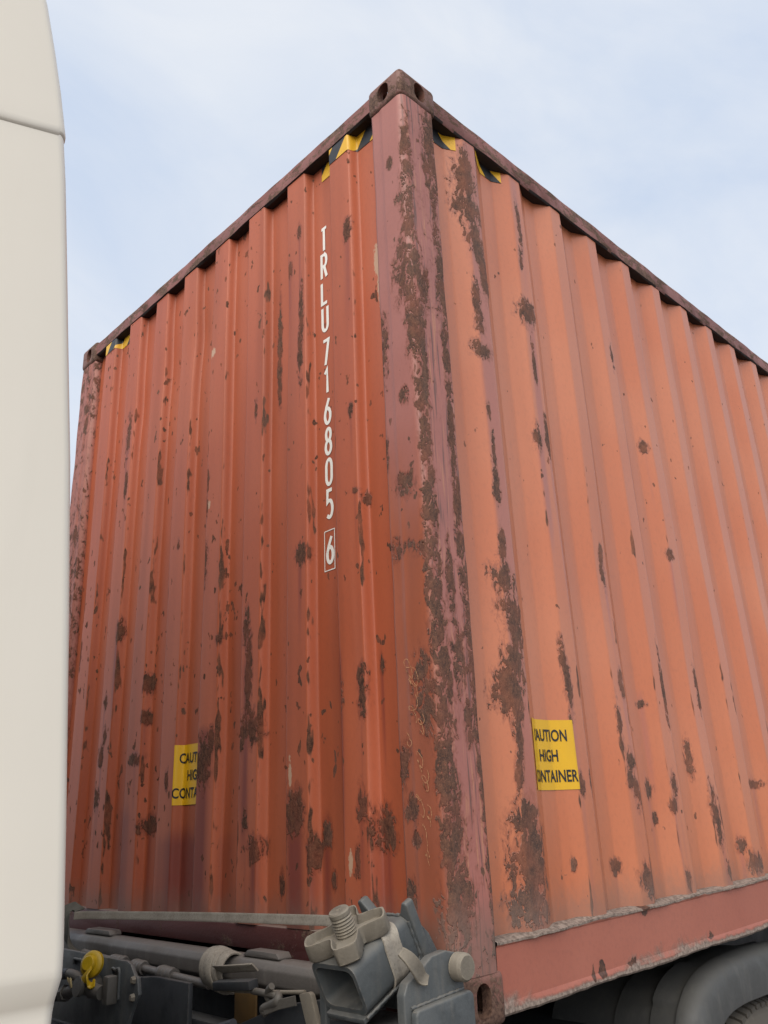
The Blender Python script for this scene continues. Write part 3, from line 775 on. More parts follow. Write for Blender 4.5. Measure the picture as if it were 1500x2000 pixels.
# ---- stickers wrapped over the corrugation
def sheet(name, mp_, cols, u0, u1, z0f, z1f, mat, off=0.0018, flip=False, nz=8):
    u = np.unique(np.concatenate([[u0, u1], cols[(cols > u0) & (cols < u1)]]))
    U, T = np.meshgrid(u, np.linspace(0, 1, nz))
    Zz = z0f(U)+(z1f(U)-z0f(U))*T
    return grid_mesh(name, mp_(U, Zz, off), mat, CT, flip, u_len=U, v_len=Zz)
cst = lambda v: (lambda u: v+0*u)
def text_on(txt, mp_, cols, uc, sgn, zc, height, wscale, mat, parent, off, clip=None):
    cu = bpy.data.curves.new('t', 'FONT'); cu.body = txt; cu.align_x = 'CENTER'; cu.size = 1.0; cu.offset = 0.020; cu.resolution_u = 4; cu.fill_mode = 'FRONT'
    to = bpy.data.objects.new('t', cu); COL.objects.link(to)
    bpy.context.view_layer.update()
    me = bpy.data.meshes.new_from_object(to.evaluated_get(bpy.context.evaluated_depsgraph_get()))
    bpy.data.objects.remove(to)
    bm = bmesh.new(); bm.from_mesh(me)
    k = height/0.73
    for vv in bm.verts: vv.co = (uc+sgn*vv.co.x*k*wscale, zc+vv.co.y*k-height/2, 0)
    lo = min(vv.co.x for vv in bm.verts); hi = max(vv.co.x for vv in bm.verts)
    for c in cols[(cols > lo) & (cols < hi)]:
        bmesh.ops.bisect_plane(bm, geom=bm.verts[:]+bm.edges[:]+bm.faces[:], plane_co=(c, 0, 0), plane_no=(1, 0, 0), dist=1e-6)
    if clip: bmesh.ops.bisect_plane(bm, geom=bm.verts[:]+bm.edges[:]+bm.faces[:], plane_co=(clip, 0, 0), plane_no=(1, 0, 0), clear_outer=True)
    A = np.array([vv.co[:] for vv in bm.verts]); P = mp_(A[:, 0], A[:, 1], off)
    for vv, p in zip(bm.verts, P): vv.co = p
    o = bpy.data.objects.new('lettering', bpy.data.meshes.new('lettering')); bm.to_mesh(o.data); bm.free()
    COL.objects.link(o); o.data.materials.append(MAT[mat]); o.parent = parent
    o['label'] = 'black printed word ' + txt
    return o
def arc_map(mp_, prof, u0, sgn):
    uu = np.linspace(u0, u0+sgn*0.6, 3000); d = prof(uu)
    sl = np.concatenate([[0], np.cumsum(np.hypot(np.diff(uu), np.diff(d)))])
    return (lambda s, z, off=0.0: mp_(np.interp(s, sl, uu), z, off)), sl, uu
def sign(mp_, cols, u0, u1, z0, z1, sgn, lab, flip, tw, clip=None):
    o = sheet('caution_sticker', mp_, cols, u0, clip or u1, cst(z0), cst(z1), 'yellow', 0.002, flip)
    o['label'] = lab
    h = z1-z0
    for txt, k in (('CAUTION', 0.78), ('HIGH', 0.49), ('CONTAINER', 0.20)):
        text_on(txt, mp_, cols, (u0+u1)/2, sgn, z0+h*k, h*0.172, tw*0.92, 'black_print', o, 0.0034, clip)
am, sl, uu = arc_map(f_map, f_prof, 1.302, -1)
sign(am, np.arange(0.004, 0.3, 0.004), 0.0, 0.215, 0.540, 0.745, 1, 'yellow caution sticker on the shaded front wall', False, 0.86, 0.160)
am, sl, uu = arc_map(s_map, s_prof, 0.410, 1)
sign(am, np.arange(0.004, 0.3, 0.004), 0.0, 0.206, 0.526, 0.724, 1, 'yellow caution sticker on the long side wall', False, 0.80)
sheet('hazard_tape', f_map, F_COL, 0.150, 0.470, cst(2.738), cst(2.806), 'hazard', 0.002, True)
sheet('hazard_tape', f_map, F_COL, 1.955, 2.165, cst(2.752), cst(2.806), 'hazard', 0.002, True)
sheet('hazard_tape', s_map, S_COL, 0.160, 0.300, cst(2.728), cst(2.788), 'hazard', 0.002, False)
sheet('hazard_tape', s_map, S_COL, 0.400, 0.565, cst(2.738), cst(2.788), 'hazard', 0.002, False)

# chalk scribbles on the lower corner post
def scribbles():
    n = NT('chalk'); MAT['chalk'] = n.out(n.mix(n.rng(n.noise(220, 3), 0.4, 0.6), (0.55, 0.30, 0.15), (0.40, 0.14, 0.07)), 0.9)
    rnd = random.Random(5)
    v, f = [], []
    strokes = []
    for zc, y0, hh, ww, turns in ((0.83, 0.095, 0.06, 0.016, 2.2), (0.80, 0.075, 0.05, 0.014, 1.4), (0.735, 0.085, 0.045, 0.018, 1.2), (0.69, 0.060, 0.035, 0.012, 1.6), (0.655, 0.105, 0.030, 0.010, 1.0),
                                   (0.60, 0.070, 0.040, 0.012, 1.5), (0.55, 0.055, 0.045, 0.013, 1.9), (0.50, 0.075, 0.045, 0.016, 1.1), (0.47, 0.050, 0.030, 0.010, 1.3), (0.42, 0.065, 0.05, 0.009, 0.6), (0.375, 0.060, 0.05, 0.010, 0.7)):
        ph = rnd.uniform(0, 6.28); pts = []
        for t in np.linspace(0, 1, 12):                # hurried freehand loops
            a = ph+t*turns*2*math.pi
            pts.append((y0+ww*math.cos(a)*(1-0.4*t)+rnd.uniform(-0.002, 0.002), zc-hh*(t-0.5)+hh*0.35*math.sin(a*1.1)+rnd.uniform(-0.003, 0.003)))
        strokes.append([tuple(p.to_2d()) for p in smooth_path([(min(max(p[0], 0.03), 0.13), p[1], 0) for p in pts], 5)])
    for i, st in enumerate(strokes):
        v, f = [], []
        for quad in ribbon(st, False, 0.0008):
            k = len(v); v += [(-0.0030-0.0002*(i % 5), c.x, c.y) for c in quad]; f.append((k+3, k+2, k+1, k))
        bm = bmesh.new()
        me = bpy.data.meshes.new('t'); me.from_pydata(v, [], f); bm.from_mesh(me); bpy.data.meshes.remove(me)
        bmesh.ops.remove_doubles(bm, verts=bm.verts[:], dist=1e-6)
        me = bpy.data.meshes.new('chalk_scribble'); bm.to_mesh(me); bm.free()
        link('chalk_scribble', me, 'chalk', CT)
scribbles()

# ================================================================== TRUCK
TR = empty('truck_tractor', (-2.0, 1.22, GZ), 'cream white truck cab and dark grey rear mudguard, hauling the container', 'truck')
# cab side shell: rear edge profile (z, x), with the waist step
EDGE = [(-0.60, -0.965), (0.10, -0.956), (0.205, -0.952), (0.225, -0.951), (0.258, -0.947), (0.30, -0.948), (0.489, -0.962), (0.826, -0.989), (1.113, -1.014), (1.431, -1.049), (1.725, -1.082), (1.83, -1.096)]
EDGE_U = [(1.815, -1.094), (1.938, -1.114), (2.038, -1.135), (2.164, -1.164), (2.30, -1.205), (2.45, -1.27), (2.60, -1.36), (2.75, -1.50), (2.84, -1.70), (2.87, -2.0)]
def shell(name, edge, ystep, zslope, flare=0.0, n=40):
    zs = np.array([e[0] for e in edge]); xs = np.array([e[1] for e in edge])
    z = np.unique(np.concatenate([np.linspace(zs[0], zs[-1], n), zs]))
    xe = np.interp(z, zs, xs)+0.005
    y0 = -0.05+ystep(z)
    rows = []
    for zz, xx, yy in zip(z, xe, y0):
        r = 0.022
        row = []
        for xf in np.linspace(-3.3, xx-r, 26):
            row.append((xf, yy+0.010*((xf-xx)/2.3)**2, zz+zslope(zz, xf)))
        for k in range(1, 9):
            a = math.pi/2*k/8
            row.append((xx-r+r*math.sin(a), yy+r-r*math.cos(a), zz+zslope(zz, xx)))
        row.append((xx-0.004, yy+0.10, zz+zslope(zz, xx)))
        row.append((xx-0.03, yy+0.9, zz+zslope(zz, xx)))
        row.append((xx-0.03, W+0.02, zz+zslope(zz, xx)))
        rows.append(row)
    o = grid_mesh(name, np.array(rows), 'cab', TR, False)
    o.data.materials.append(MAT['cab_rear'])
    nc = len(rows[0])-1
    o.data.polygons.foreach_set('material_index', [1 if (i % nc) >= nc-3 else 0 for i in range(len(o.data.polygons))])
    return angle_smooth(o, 35)
tilt = lambda zz, xx: 0.30*(max(xx, -2.2)+1.096)
shell('cab_lower_panel', EDGE, lambda z: np.interp(z, [0.212, 0.222, 0.252, 0.260], [0.013, 0.012, 0.001, 0.0]), lambda zz, x: (tilt(zz, x) if zz > 1.4 else 0)*min(1, max(0, (zz-1.4)/0.4)))
def up_step(z): return np.interp(z, [1.815, 1.819, 1.826, 1.85], [0.006, 0.000, -0.0030, -0.0036])
shell('cab_upper_panel', [(1.815, -1.094), (1.819, -1.093), (1.826, -1.0935)]+EDGE_U[1:], up_step, lambda zz, x: tilt(zz, x)+0.008)
box('cab_roof', (-3.3, -1.75, 0.0, W, 2.72, 2.80), 'cab', TR, 0.02)
box('cab_floor', (-3.3, -1.0, 0.0, W, -0.62, -0.56), 'dark_grey', TR, 0.01)
# rear mudguards: boxy arch, outer band standing proud of the inner bands
GUARD = [(1.085, -0.62), (1.095, -0.42), (1.12, -0.26), (1.155, -0.165), (1.203, -0.114), (1.256, -0.078), (1.346, -0.048), (1.489, -0.029), (1.679, -0.023), (1.88, -0.028), (2.05, -0.045), (2.18, -0.085), (2.27, -0.16), (2.32, -0.30), (2.34, -0.62)]
GP = smooth_path([(a, 0, b) for a, b in GUARD], 6)
GC = Vector((1.70, 0, -0.72))
def mudguard(mirror):
    m = lambda y: (W-y if mirror else y)
    # (y, inset towards hub) across the guard, from the hanging lip to the inner edge
    cross = [(0.055, 0.150), (0.050, 0.146), (0.046, 0.120), (0.046, 0.060), (0.052, 0.030), (0.070, 0.010), (0.100, 0.0), (0.120, 0.001), (0.125, 0.012), (0.128, 0.020), (0.22, 0.020), (0.226, 0.032), (0.36, 0.034), (0.366, 0.046), (0.50, 0.048), (0.62, 0.048), (0.63, 0.10)]
    arr = []
    for i, p in enumerate(GP):
        d = (GC-p); d.y = 0; d.normalize()
        row = []
        for j, (y, ins) in enumerate(cross):
            k = ins
            # recessed pads between moulded ribs on the inner bands
            if 0.128 < y < 0.225 and (8 < i < 16 or 22 < i < 40): k -= 0.012
            q = p+d*k
            row.append((q.x, m(y), q.z))
        arr.append(row)
    o = grid_mesh('mudguard', np.array(arr), 'plastic', TR, not mirror)
    sol = o.modifiers.new('thick', 'SOLIDIFY'); sol.thickness = 0.006; sol.offset = -1
    angle_smooth(o, 32)
    return o
mudguard(False); mudguard(True)
def wheel(yo, sg):
    """twin-tyre wheel; outer face at yo, sg into the truck"""
    c = Vector((1.70, yo, GZ+0.50)); n = 72
    prof = [(0.30, 0.02), (0.34, 0.0), (0.42, 0.004), (0.468, 0.022), (0.490, 0.040), (0.498, 0.060), (0.50, 0.15), (0.498, 0.25), (0.488, 0.275), (0.42, 0.30), (0.34, 0.30), (0.30, 0.28)]
    bm = bmesh.new(); bm_lathe(bm, prof, c, (0, sg, 0), n)
    # shoulder tread blocks
    for k in range(n):
        a0 = 2*math.pi*(k+0.12)/n; a1 = 2*math.pi*(k+0.80)/n
        for y0, y1, r0, r1 in ((0.030, 0.075, 0.482, 0.512), (0.085, 0.145, 0.49, 0.512), (0.155, 0.215, 0.49, 0.512), (0.225, 0.270, 0.482, 0.512)):
            vs = []
            for a in (a0, a1):
                for y in (y0, y1):
                    for r in (r0, r1):
                        rr = r-(0.016 if r == r1 and y == 0.030 else 0)
                        vs.append(bm.verts.new((c.x+rr*math.cos(a), c.y+sg*y, c.z+rr*math.sin(a))))
            for q in ((0, 1, 3, 2), (4, 6, 7, 5), (0, 4, 5, 1), (2, 3, 7, 6), (1, 5, 7, 3)): bm.faces.new([vs[i] for i in q])
    t = angle_smooth(from_bm('tyre', bm, 'rubber', TR), 30)
    lathe('wheel_rim', [(0.305, 0.03), (0.285, 0.04), (0.25, 0.16), (0.16, 0.17), (0.15, 0.09), (0.0, 0.085)], c, (0, sg, 0), 'rim', TR, 40)
wheel(0.060, 1); wheel(W-0.060, -1)
box('chassis_rail', (-1.6, 3.2, 0.80, 0.87, -0.58, -0.30), 'dark_grey', TR, 0.01)
box('chassis_rail', (-1.6, 3.2, 1.57, 1.64, -0.58, -0.30), 'dark_grey', TR, 0.01)
box('catwalk', (-0.9, 0.75, 0.5, 1.95, -0.30, -0.27), 'dark_grey', TR, 0.006)
box('axle', (1.60, 1.80, 0.36, W-0.36, -0.80, -0.60), 'dark_grey', TR, 0.04)
tube('mudguard_bracket', [(1.15, 0.12, -0.36), (1.15, 0.84, -0.36)], 0.022, 'dark_grey', TR)

# ================================================================== TRAILER
TL = empty('container_trailer', (1.0, 1.22, GZ), 'grey dusty skeletal trailer frame with front lock under the container', 'trailer')
# front bolster beam with locating pads
def bolster():
    prism('bolster_beam', [(-0.115, 0.070), (-0.098, 0.056), (-0.05, 0.056), (-0.05, 0.126), (-0.085, 0.129), (-0.105, 0.122), (-0.117, 0.105)], lambda p, q, t: (p, t, q), 0.20, 2.30, 'beam', TL, 0.004)
bolster()
for y0, y1 in ((0.545, 0.675), (1.50, 1.66)):
    prism('locating_pad', [(y0, 0.128), (y0-0.012, 0.128), (y0-0.012, 0.132), (y0, 0.144), (y1, 0.144), (y1+0.025, 0.128)], lambda p, q, t: (t, p, q), -0.100, -0.055, 'beam', TL, 0.003)
for yc in (0.80, 1.60):
    prism('gooseneck_beam', [(-0.04, 0.05), (-0.04, -0.07), (0.5, -0.20), (3.2, -0.22), (3.4, -0.5), (11.5, -0.5), (11.5, 0.0), (0.1, 0.0), (0.05, 0.05)], lambda p, q, t: (p, t, q), yc-0.04, yc+0.04, 'dark_grey', TL, 0.006)
box('gooseneck_deck', (-0.02, 3.0, 0.70, 1.69, -0.10, 0.072), 'dark_under', TL, 0.004)
box('skid_plate', (-0.055, 2.6, 0.30, 2.05, -0.235, -0.225), 'dark_grey', TL, 0)
box('front_web', (-0.045, -0.030, 0.20, 2.30, -0.45, 0.058), 'dark_grey', TL, 0.003)
prism('gusset_plate', [(1.24, 0.040), (0.98, 0.066), (0.80, 0.066), (0.80, -0.20), (0.96, -0.20), (1.06, -0.10), (1.16, -0.055), (1.25, -0.040)], lambda p, q, t: (t, p, q), -0.205, -0.190, 'dark_grey', TL, 0.003)
box('cross_member', (-0.16, -0.10, 0.30, 1.30, -0.07, -0.03), 'dark_grey', TL, 0.006)
box('cross_member', (-0.30, -0.24, 0.55, 2.2, -0.16, -0.10), 'dark_grey', TL, 0.012)
box('reflector_plate', (-0.124, -0.116, 0.60, 0.70, -0.03, 0.055), 'amber', TL, 0.004)
# plate with light edge, lower middle
prism('corner_gusset', [(0.640, -0.022), (0.455, 0.042), (0.30, 0.070), (0.20, 0.02), (0.20, -0.20), (0.60, -0.20)], lambda p, q, t: (t, p, q), -0.150, -0.138, 'dark_grey', TL, 0.003)
prism('stay_bracket', [(0.352, 0.080), (0.316, 0.088), (0.306, 0.084), (0.200, -0.16), (0.242, -0.17)], lambda p, q, t: (t, p, q), -0.175, -0.160, 'dusty_metal', TL, 0.003)

# swivel lock on the near corner: tilted square tube, screw, star nut
th = math.radians(26)
LA = Vector((math.cos(th), 0, math.sin(th))); LN = Vector((-math.sin(th), 0, math.cos(th))); LO = Vector((-0.287, 0.098, 0.178))
lf = lambda s, y, h: LO+LA*s+Vector((0, y, 0))+LN*h
def rrect(w_, h_, r, n=5):
    p = []
    for cx, cy, a0 in ((w_/2-r, -r, 0), (-w_/2+r, -r, 90), (-w_/2+r, -h_+r, 180), (w_/2-r, -h_+r, 270)):
        for k in range(n+1):
            a = math.radians(a0+90*k/n); p.append((cx+r*math.cos(a), cy+r*math.sin(a)))
    return p
def lock_tube():
    ho, hi = rrect(0.142, 0.108, 0.022), None
    hi = [(p*0.86, -0.054+(q+0.054)*0.80) for p, q in ho]
    bm = bmesh.new(); n = len(ho); ss = (0.0, 0.185)
    R = [[bm.verts.new(lf(s, p, q)) for p, q in sh] for sh, s in ((ho, 0.0), (ho, 0.185), (hi, 0.185), (hi, 0.0))]
    for a, b in ((0, 1), (1, 2), (2, 3), (3, 0)):
        for k in range(n): bm.faces.new((R[a][k], R[a][(k+1) % n], R[b][(k+1) % n], R[b][k]))
    o = angle_smooth(from_bm('lock_tube', bm, 'grey', TL), 40)
    # inner divider and the protruding lower lip
    prism('tube_divider', [(-0.02, -0.016), (0.03, -0.016), (0.03, -0.094), (-0.02, -0.094)], lambda p, q, t: lf(t, p, q), 0.085, 0.093, 'grey', TL, 0)
    prism('lower_lip', [(-0.062, -0.1085), (0.062, -0.1085), (0.062, -0.120), (-0.062, -0.120)], lambda p, q, t: lf(t, p, q), -0.012, 0.150, 'grey', TL, 0.003)
lock_tube()
def star_nut():
    N = 120; out = []
    for k in range(N):
        a = 2*math.pi*k/N
        c = abs(math.cos(2*(a-math.pi/4)))
        lobe = math.cos(2*(a-math.pi/4))**2
        r = min(0.050+0.060*lobe**1.1, 0.092+0.004*lobe)
        out.append((r*math.cos(a), r*math.sin(a)))
    bm = bmesh.new(); s0, y0 = 0.072, 0.004
    def ring(k, h, jit=0):
        return [bm.verts.new(lf(s0+p*k+jit*math.sin(i*2.3), y0+q*k, h)) for i, (p, q) in enumerate(out)]
    def ring_in(ins, h):
        vs = []
        for p, q in out:
            r = math.hypot(p, q); kk = (r-ins)/r
            vs.append(bm.verts.new(lf(s0+p*kk, y0+q*kk, h)))
        return vs
    R = [ring_in(0.006, 0.002), ring(1, 0.007), ring(1.0, 0.036), ring_in(0.001, 0.042), ring_in(0.005, 0.042), ring_in(0.008, 0.037), ring_in(0.013, 0.024)]
    for a, b in zip(R, R[1:]):
        for k in range(N): bm.faces.new((a[k], a[(k+1) % N], b[(k+1) % N], b[k]))
    bm.faces.new(R[0][::-1]); bm.faces.new(R[-1])
    return angle_smooth(from_bm('star_nut', bm, 'dusty_metal', TL), 45)
star_nut()
sp = [(0.0, 0.0)]
sp = [(0.023, 0.0)]
for k in range(6): sp += [(0.0250, 0.022+k*0.0068), (0.0220, 0.022+k*0.0068+0.0034)]
sp += [(0.0250, 0.064), (0.0222, 0.067), (0.0242, 0.070), (0.0242, 0.078), (0.0215, 0.081), (0.004, 0.081), (0.003, 0.078), (0, 0.078)]
lathe('lock_screw', sp, lf(0.072, 0.004, 0), LN, 'dusty_metal', TL, 32, 28)
# end plate behind the tube with two horns
horn = [(-0.080, -0.118), (-0.083, 0.024), (-0.079, 0.030), (-0.068, 0.030), (-0.046, -0.004), (-0.030, -0.012), (0.030, -0.012), (0.046, -0.004), (0.068, 0.030), (0.079, 0.030), (0.083, 0.024), (0.080, -0.118)]
prism('horn_plate', horn, lambda p, q, t: lf(t, p, q), 0.186, 0.212, 'grey', TL, 0.004, 3)
prism('horn_web', [(0.212, -0.02), (0.212, -0.118), (0.240, -0.118), (0.234, -0.07)], lambda p, q, t: lf(p, t, q), -0.070, -0.050, 'grey', TL, 0.004, 3)
box('lock_back_plate', (-0.085, -0.065, 0.026, 0.168, 0.06, 0.205), 'grey', TL, 0.004)
# hinge bracket beside the casting, pin, heavy base block
br = [(-0.215, -0.05), (-0.213, 0.150), (-0.205, 0.178), (-0.165, 0.176), (-0.116, 0.189), (-0.071, 0.190), (-0.045, 0.188), (-0.020, 0.165), (-0.018, 0.10), (-0.016, -0.05)]
br = [(-0.205, -0.05), (-0.207, 0.120), (-0.196, 0.142), (-0.160, 0.160), (-0.118, 0.184), (-0.072, 0.190), (-0.040, 0.182), (-0.020, 0.160), (-0.018, 0.10), (-0.016, -0.05)]
prism('hinge_bracket', br, lambda p, q, t: (p, t, q), -0.045, -0.020, 'grey', TL, 0.004, 3)
prism('hinge_bracket', [(a, b+0.004) for a, b in br], lambda p, q, t: (p-0.002, t, q), 0.150+0.06, 0.172+0.06, 'grey', TL, 0.004, 3)
prism('base_block', [(-0.192, -0.16), (-0.193, 0.085), (-0.187, 0.094), (-0.022, 0.108), (-0.010, 0.098), (-0.006, -0.16)], lambda p, q, t: (p, t, q), -0.066, -0.0455, 'grey', TL, 0.006, 3)
box('lock_seat', (-0.20, -0.06, -0.02, 0.208, -0.14, 0.05), 'dark_grey', TL, 0.006)
lathe('hinge_pin', [(0.0, 0.030), (0.024, 0.030), (0.0285, 0.025), (0.0295, 0.020), (0.0295, 0.0), (0.016, 0.0), (0.016, -0.26), (0, -0.26)], (-0.040, -0.047, 0.154), (0, -1, 0), 'dusty_metal', TL, 36)
# weld beads and fixings on the lock
def weld(a, b, n=14, r=0.0042):
    pts = [Vector(a).lerp(Vector(b), i/(n-1))+Vector((0, 0, 0.0008*math.sin(i*2.7))) for i in range(n)]
    tube('weld_bead', pts, [r*(1+0.22*math.sin(i*1.9)) for i in range(n)], 'grey', TL, 8)
weld(lf(0.1855, -0.072, -0.012), lf(0.1855, -0.072, -0.100))
weld(lf(0.1855, -0.052, 0.001), lf(0.1855, 0.052, 0.001))
weld((-0.190, -0.0465, 0.095), (-0.024, -0.0465, 0.109), 20, 0.0035)
weld(lf(-0.005, -0.066, -0.1095), lf(0.14, -0.066, -0.1095), 18, 0.0035)
for yy, zz in ((-0.067, 0.045), (-0.067, -0.02)):
    lathe('bolt', [(0.0, 0.012), (0.008, 0.012), (0.012, 0.009), (0.012, 0.0), (0.017, 0.0), (0.017, -0.003)], (-0.165, yy, zz), (0, -1, 0), 'dusty_metal', TL, 6)
for k, (ya, yb, z0, sag) in enumerate(((1.55, 0.62, -0.02, 0.07), (1.62, 0.50, 0.015, 0.10))):
    tube('air_hose', [(-0.24-0.02*k, ya+(yb-ya)*t, z0-sag*math.sin(math.pi*t)) for t in np.linspace(0, 1, 9)], 0.011, 'hose', TL, 10, 4)
# small bent retaining clip on the bracket
cl = smooth_path([(-0.213, -0.045, 0.205), (-0.200, -0.058, 0.190), (-0.180, -0.060, 0.168), (-0.163, -0.056, 0.150), (-0.150, -0.060, 0.143)], 5)
strap('retaining_clip', cl, [0.020+0.012*math.sin(math.pi*i/(len(cl)-1)) for i in range(len(cl))], 0.006, (0.6, 0, 0.5), 'dusty_metal', TL)

# air-coupling plate with two couplings
prism('coupling_plate', [(1.62, 0.122), (0.975, 0.118), (0.955, 0.112), (0.930, 0.086), (0.913, 0.082), (0.902, 0.040), (0.922, 0.018), (0.945, -0.020), (0.965, -0.075), (1.62, -0.075)], lambda p, q, t: (t, p, q), -0.300, -0.288, 'grey', TL, 0.003)
for zc in (0.076, 0.033):
    lathe('bolt', [(0.0, 0.010), (0.007, 0.010), (0.0105, 0.006), (0.011, 0.0)], (-0.3005, 0.927, zc), (-1, 0, 0), 'dusty_metal', TL, 6)
for (ya, za), (yb, zb) in (((1.305, 0.100), (1.255, 0.085)), ((1.055, 0.092), (1.010, 0.020))):
    p = smooth_path([(-0.302, ya, zb), (-0.304, ya, (za+zb)/2), (-0.304, ya, za), (-0.304, (ya+yb)/2, za), (-0.304, yb, za), (-0.302, yb, zb)], 4)
    tube('pressed_rib', p, 0.0045, 'grey', TL, 8)
box('mounting_lug', (-0.335, -0.301, 1.015, 1.048, 0.008, 0.080), 'brass', TL, 0.006)
def coupling():
    yc, zc = 1.140, 0.040
    bm = bmesh.new()
    bm_lathe(bm, [(0.0, 0), (0.028, 0.0), (0.031, 0.006), (0.031, 0.022), (0.024, 0.030), (0.022, 0.05), (0.027, 0.054), (0.027, 0.066), (0.0, 0.068)], (-0.302, yc, zc), (-1, 0, 0.15), 24)
    bm_tube(bm, smooth_path([(-0.340, yc+0.01, zc), (-0.345, yc+0.05, zc-0.006), (-0.347, yc+0.10, zc-0.018), (-0.347, yc+0.135, zc-0.026)], 5), 0.017, 14)
    bm_tube(bm, [(-0.347, yc+0.105, zc-0.019), (-0.347, yc+0.130, zc-0.026)], 0.023, 6)
    bm_tube(bm, smooth_path([(-0.335, yc-0.01, zc+0.004), (-0.335, yc-0.055, zc-0.002), (-0.33, yc-0.085, zc-0.004)], 4), 0.019, 14)
    bm_tube(bm, smooth_path([(-0.345, yc+0.02, zc+0.02), (-0.350, yc+0.05, zc+0.03), (-0.352, yc+0.10, zc+0.032)], 4), 0.014, 12)
    angle_smooth(from_bm('air_coupling', bm, 'brass', TL), 40)
    tube('air_hose', [(-0.347, yc+0.130, zc-0.026), (-0.36, yc+0.22, zc-0.04), (-0.42, yc+0.42, zc-0.05), (-0.6, yc+0.6, zc-0.2)], 0.016, 'hose', TL, 14, 6)
    tube('air_hose', [(-0.352, yc+0.09, zc+0.032), (-0.37, yc+0.2, zc+0.022), (-0.45, yc+0.45, zc), (-0.6, yc+0.6, zc-0.12)], 0.015, 'hose', TL, 14, 6)
coupling()
def cap():
    c = Vector((-0.335, 1.130, 0.104)); ax = Vector((-0.85, -0.45, 0.25)).normalized()
    bm = bmesh.new()
    bm_lathe(bm, [(0.0, -0.014), (0.036, -0.014), (0.036, -0.004), (0.030, 0.002), (0.022, 0.004), (0.021, 0.012), (0.018, 0.015), (0.0, 0.015)], c, ax, 28)
    o = angle_smooth(from_bm('coupling_cap', bm, 'yellow_plastic', TL), 40)
    t = smooth_path([(-0.352, 1.118, 0.085), (-0.355, 1.098, 0.070), (-0.350, 1.085, 0.058), (-0.345, 1.075, 0.062)], 4)
    strap('cap_tether', t, [0.046-0.002*i for i in range(len(t))], 0.006, (0.1, 1, 0.5), 'yellow_plastic', TL)
    t = smooth_path([(-0.352, 1.215, 0.080), (-0.362, 1.198, 0.062), (-0.360, 1.188, 0.040)], 4)
    strap('cap_flap', t, [0.012+0.010*math.sin(math.pi*i/(len(t)-1)) for i in range(len(t))], 0.005, (0.1, 1, 0.4), plain('pale_plastic', (0.55, 0.42, 0.20), 0.5), TL)
cap()
# hose clipped along the lower edge of the bolster, taped in places
hp = [(-0.135, 1.60, 0.075), (-0.138, 1.35, 0.066), (-0.140, 1.15, 0.062), (-0.140, 0.95, 0.056), (-0.138, 0.80, 0.052)]
tube('brake_line', hp, 0.012, 'beam', TL, 12, 8)
for yc, ln in ((1.335, 0.09), (1.20, 0.07), (1.03, 0.085)):
    z0 = np.interp(yc, [0.8, 0.95, 1.15, 1.35, 1.6], [0.052, 0.056, 0.062, 0.066, 0.075])
    pr_ = [(0.0, 0)]
    for i in range(7): pr_ += [(0.0195+0.0022*(i % 2)+0.001*math.sin(i*2.1+yc*9), ln*(i+0.15)/7), (0.0195+0.0022*(i % 2), ln*(i+0.85)/7)]
    pr_ += [(0.0, ln)]
    lathe('tape_wrap', pr_, (-0.139, yc-ln/2, float(z0)), (0, 1, 0.02), 'beam', TL, 20, 60)

# ================================================================== STRAPS AND TIES (loose things)
sl = strap('load_strap', [(-0.135, 1.700, 0.1855), (-0.10, 1.655, 0.186), (-0.07, 1.2, 0.201), (-0.060, 0.8, 0.214), (-0.060, 0.40, 0.2265), (-0.065, 0.19, 0.230)], 0.026, 0.0035, (0.15, 0, 1), 'strap', None)
tag(sl, 'long flat beige webbing strap stretched along the foot of the front wall', 'strap')
p = smooth_path([(-0.10, 1.735, 0.215), (-0.150, 1.730, 0.200), (-0.165, 1.700, 0.160), (-0.168, 1.640, 0.110), (-0.160, 1.570, 0.075), (-0.13, 1.52, 0.05)], 6)
hs = strap('hanging_strap', p, 0.072, 0.004, (0.1, 1, 0.35), 'strap_dark', None)
tag(hs, 'dark olive webbing strap hanging over the beam beside the cab edge', 'strap')
# strap round the lock tube
ring = []
sec = rrect(0.142+0.010, 0.108+0.010, 0.026, 6)
bm = bmesh.new(); rows = []
for s, k in ((0.098, 0.0), (0.099, 1.0), (0.118, 0.85), (0.122, 0.55), (0.126, 0.85), (0.145, 1.0), (0.146, 0.0)):
    rows.append([bm.verts.new(lf(s+0.010*math.sin(i*0.26), p*(1-0.05*(1-k)), 0.005+q-0.0015*(1-k)*(1 if q > -0.05 else -1))) for i, (p, q) in enumerate(sec)])
n = len(sec)
for a, b in zip(rows, rows[1:]):
    for k in range(n): bm.faces.new((a[k], a[(k+1) % n], b[(k+1) % n], b[k]))
ls = angle_smooth(from_bm('lock_strap', bm, 'strap', None), 50)
tag(ls, 'short beige webbing band wrapped round the grey lock tube', 'strap')
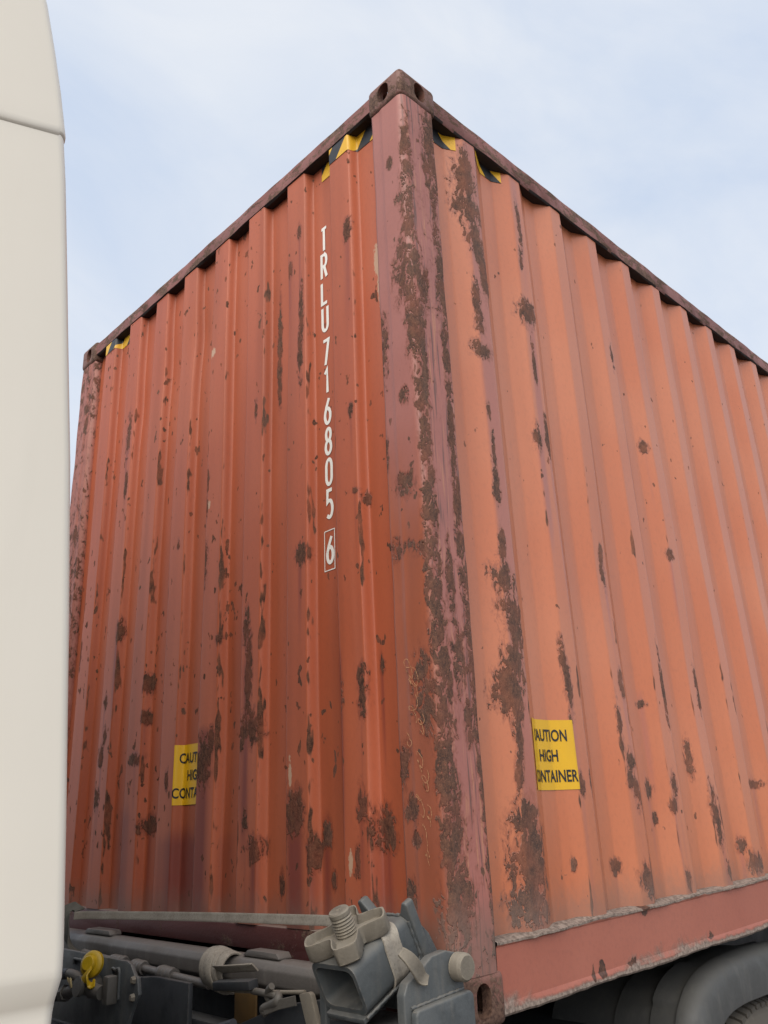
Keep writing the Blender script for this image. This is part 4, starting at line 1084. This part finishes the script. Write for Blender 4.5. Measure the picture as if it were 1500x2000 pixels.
# bundle of strap wound on the beam, with its handle
bun = empty('strap_bundle', (-0.15, 0.76, 0.05), 'coil of dirty beige webbing wound on the beam, square handle tucked in', 'strap')
for k, (yc, w_, r_, sk) in enumerate(((0.800, 0.040, 0.050, 0.02), (0.775, 0.034, 0.053, 0.035), (0.752, 0.030, 0.050, 0.05), (0.730, 0.034, 0.046, 0.02))):
    pts = []
    for a in np.linspace(-40, 290, 30):
        t = math.radians(a)
        pts.append((-0.110-r_*math.sin(t)*1.0, yc+sk*math.cos(t)*0.4, 0.088+r_*math.cos(t)*1.02))
    strap('webbing_coil', pts, w_, 0.006, (0, 1, 0.15), 'strap', bun)
prism('handle', [(0.0, 0.0), (0.030, -0.002), (0.034, 0.020), (0.004, 0.024)], lambda p, q, t: (-0.155-p-0.05*(0.70-t), t, 0.055+q+0.11*(0.705-t)), 0.530, 0.712, 'dark_grey', bun, 0.003)
strap('webbing_tail', smooth_path([(-0.160, 0.735, 0.100), (-0.170, 0.68, 0.106), (-0.166, 0.62, 0.112), (-0.155, 0.56, 0.118)], 4), 0.030, 0.005, (-0.7, 0, 0.6), 'strap', bun)
# twisted cord knotted between the bundle and the lock
kn = empty('tie_cord', (-0.16, 0.5, 0.06), 'thin dirty cord knotted between the webbing coil and the lock', 'cord')
tube('cord', [(-0.165, 0.715, 0.060), (-0.170, 0.62, 0.064), (-0.170, 0.54, 0.068), (-0.165, 0.44, 0.074), (-0.165, 0.34, 0.084)], 0.005, 'dusty_metal', kn, 8, 5)
tube('cord', [(-0.163, 0.710, 0.052), (-0.166, 0.60, 0.060), (-0.172, 0.50, 0.070), (-0.172, 0.43, 0.074)], 0.004, 'dusty_metal', kn, 8, 5)
tube('cord', [(-0.172, 0.545, 0.068), (-0.180, 0.47, 0.070), (-0.178, 0.44, 0.068), (-0.170, 0.44, 0.055), (-0.168, 0.465, 0.048), (-0.175, 0.478, 0.062), (-0.184, 0.46, 0.080), (-0.186, 0.445, 0.090)], 0.0085, 'brass', kn, 10, 5)
tube('cord', [(-0.170, 0.44, 0.070), (-0.182, 0.425, 0.060), (-0.180, 0.46, 0.045), (-0.178, 0.49, 0.034), (-0.176, 0.48, 0.026)], 0.011, 'brass', kn, 10, 5)
strap('cord_tail', [(-0.178, 0.36, 0.066), (-0.184, 0.42, 0.052), (-0.186, 0.475, 0.034)], 0.022, 0.006, (0, 0.2, 1), 'brass', kn)
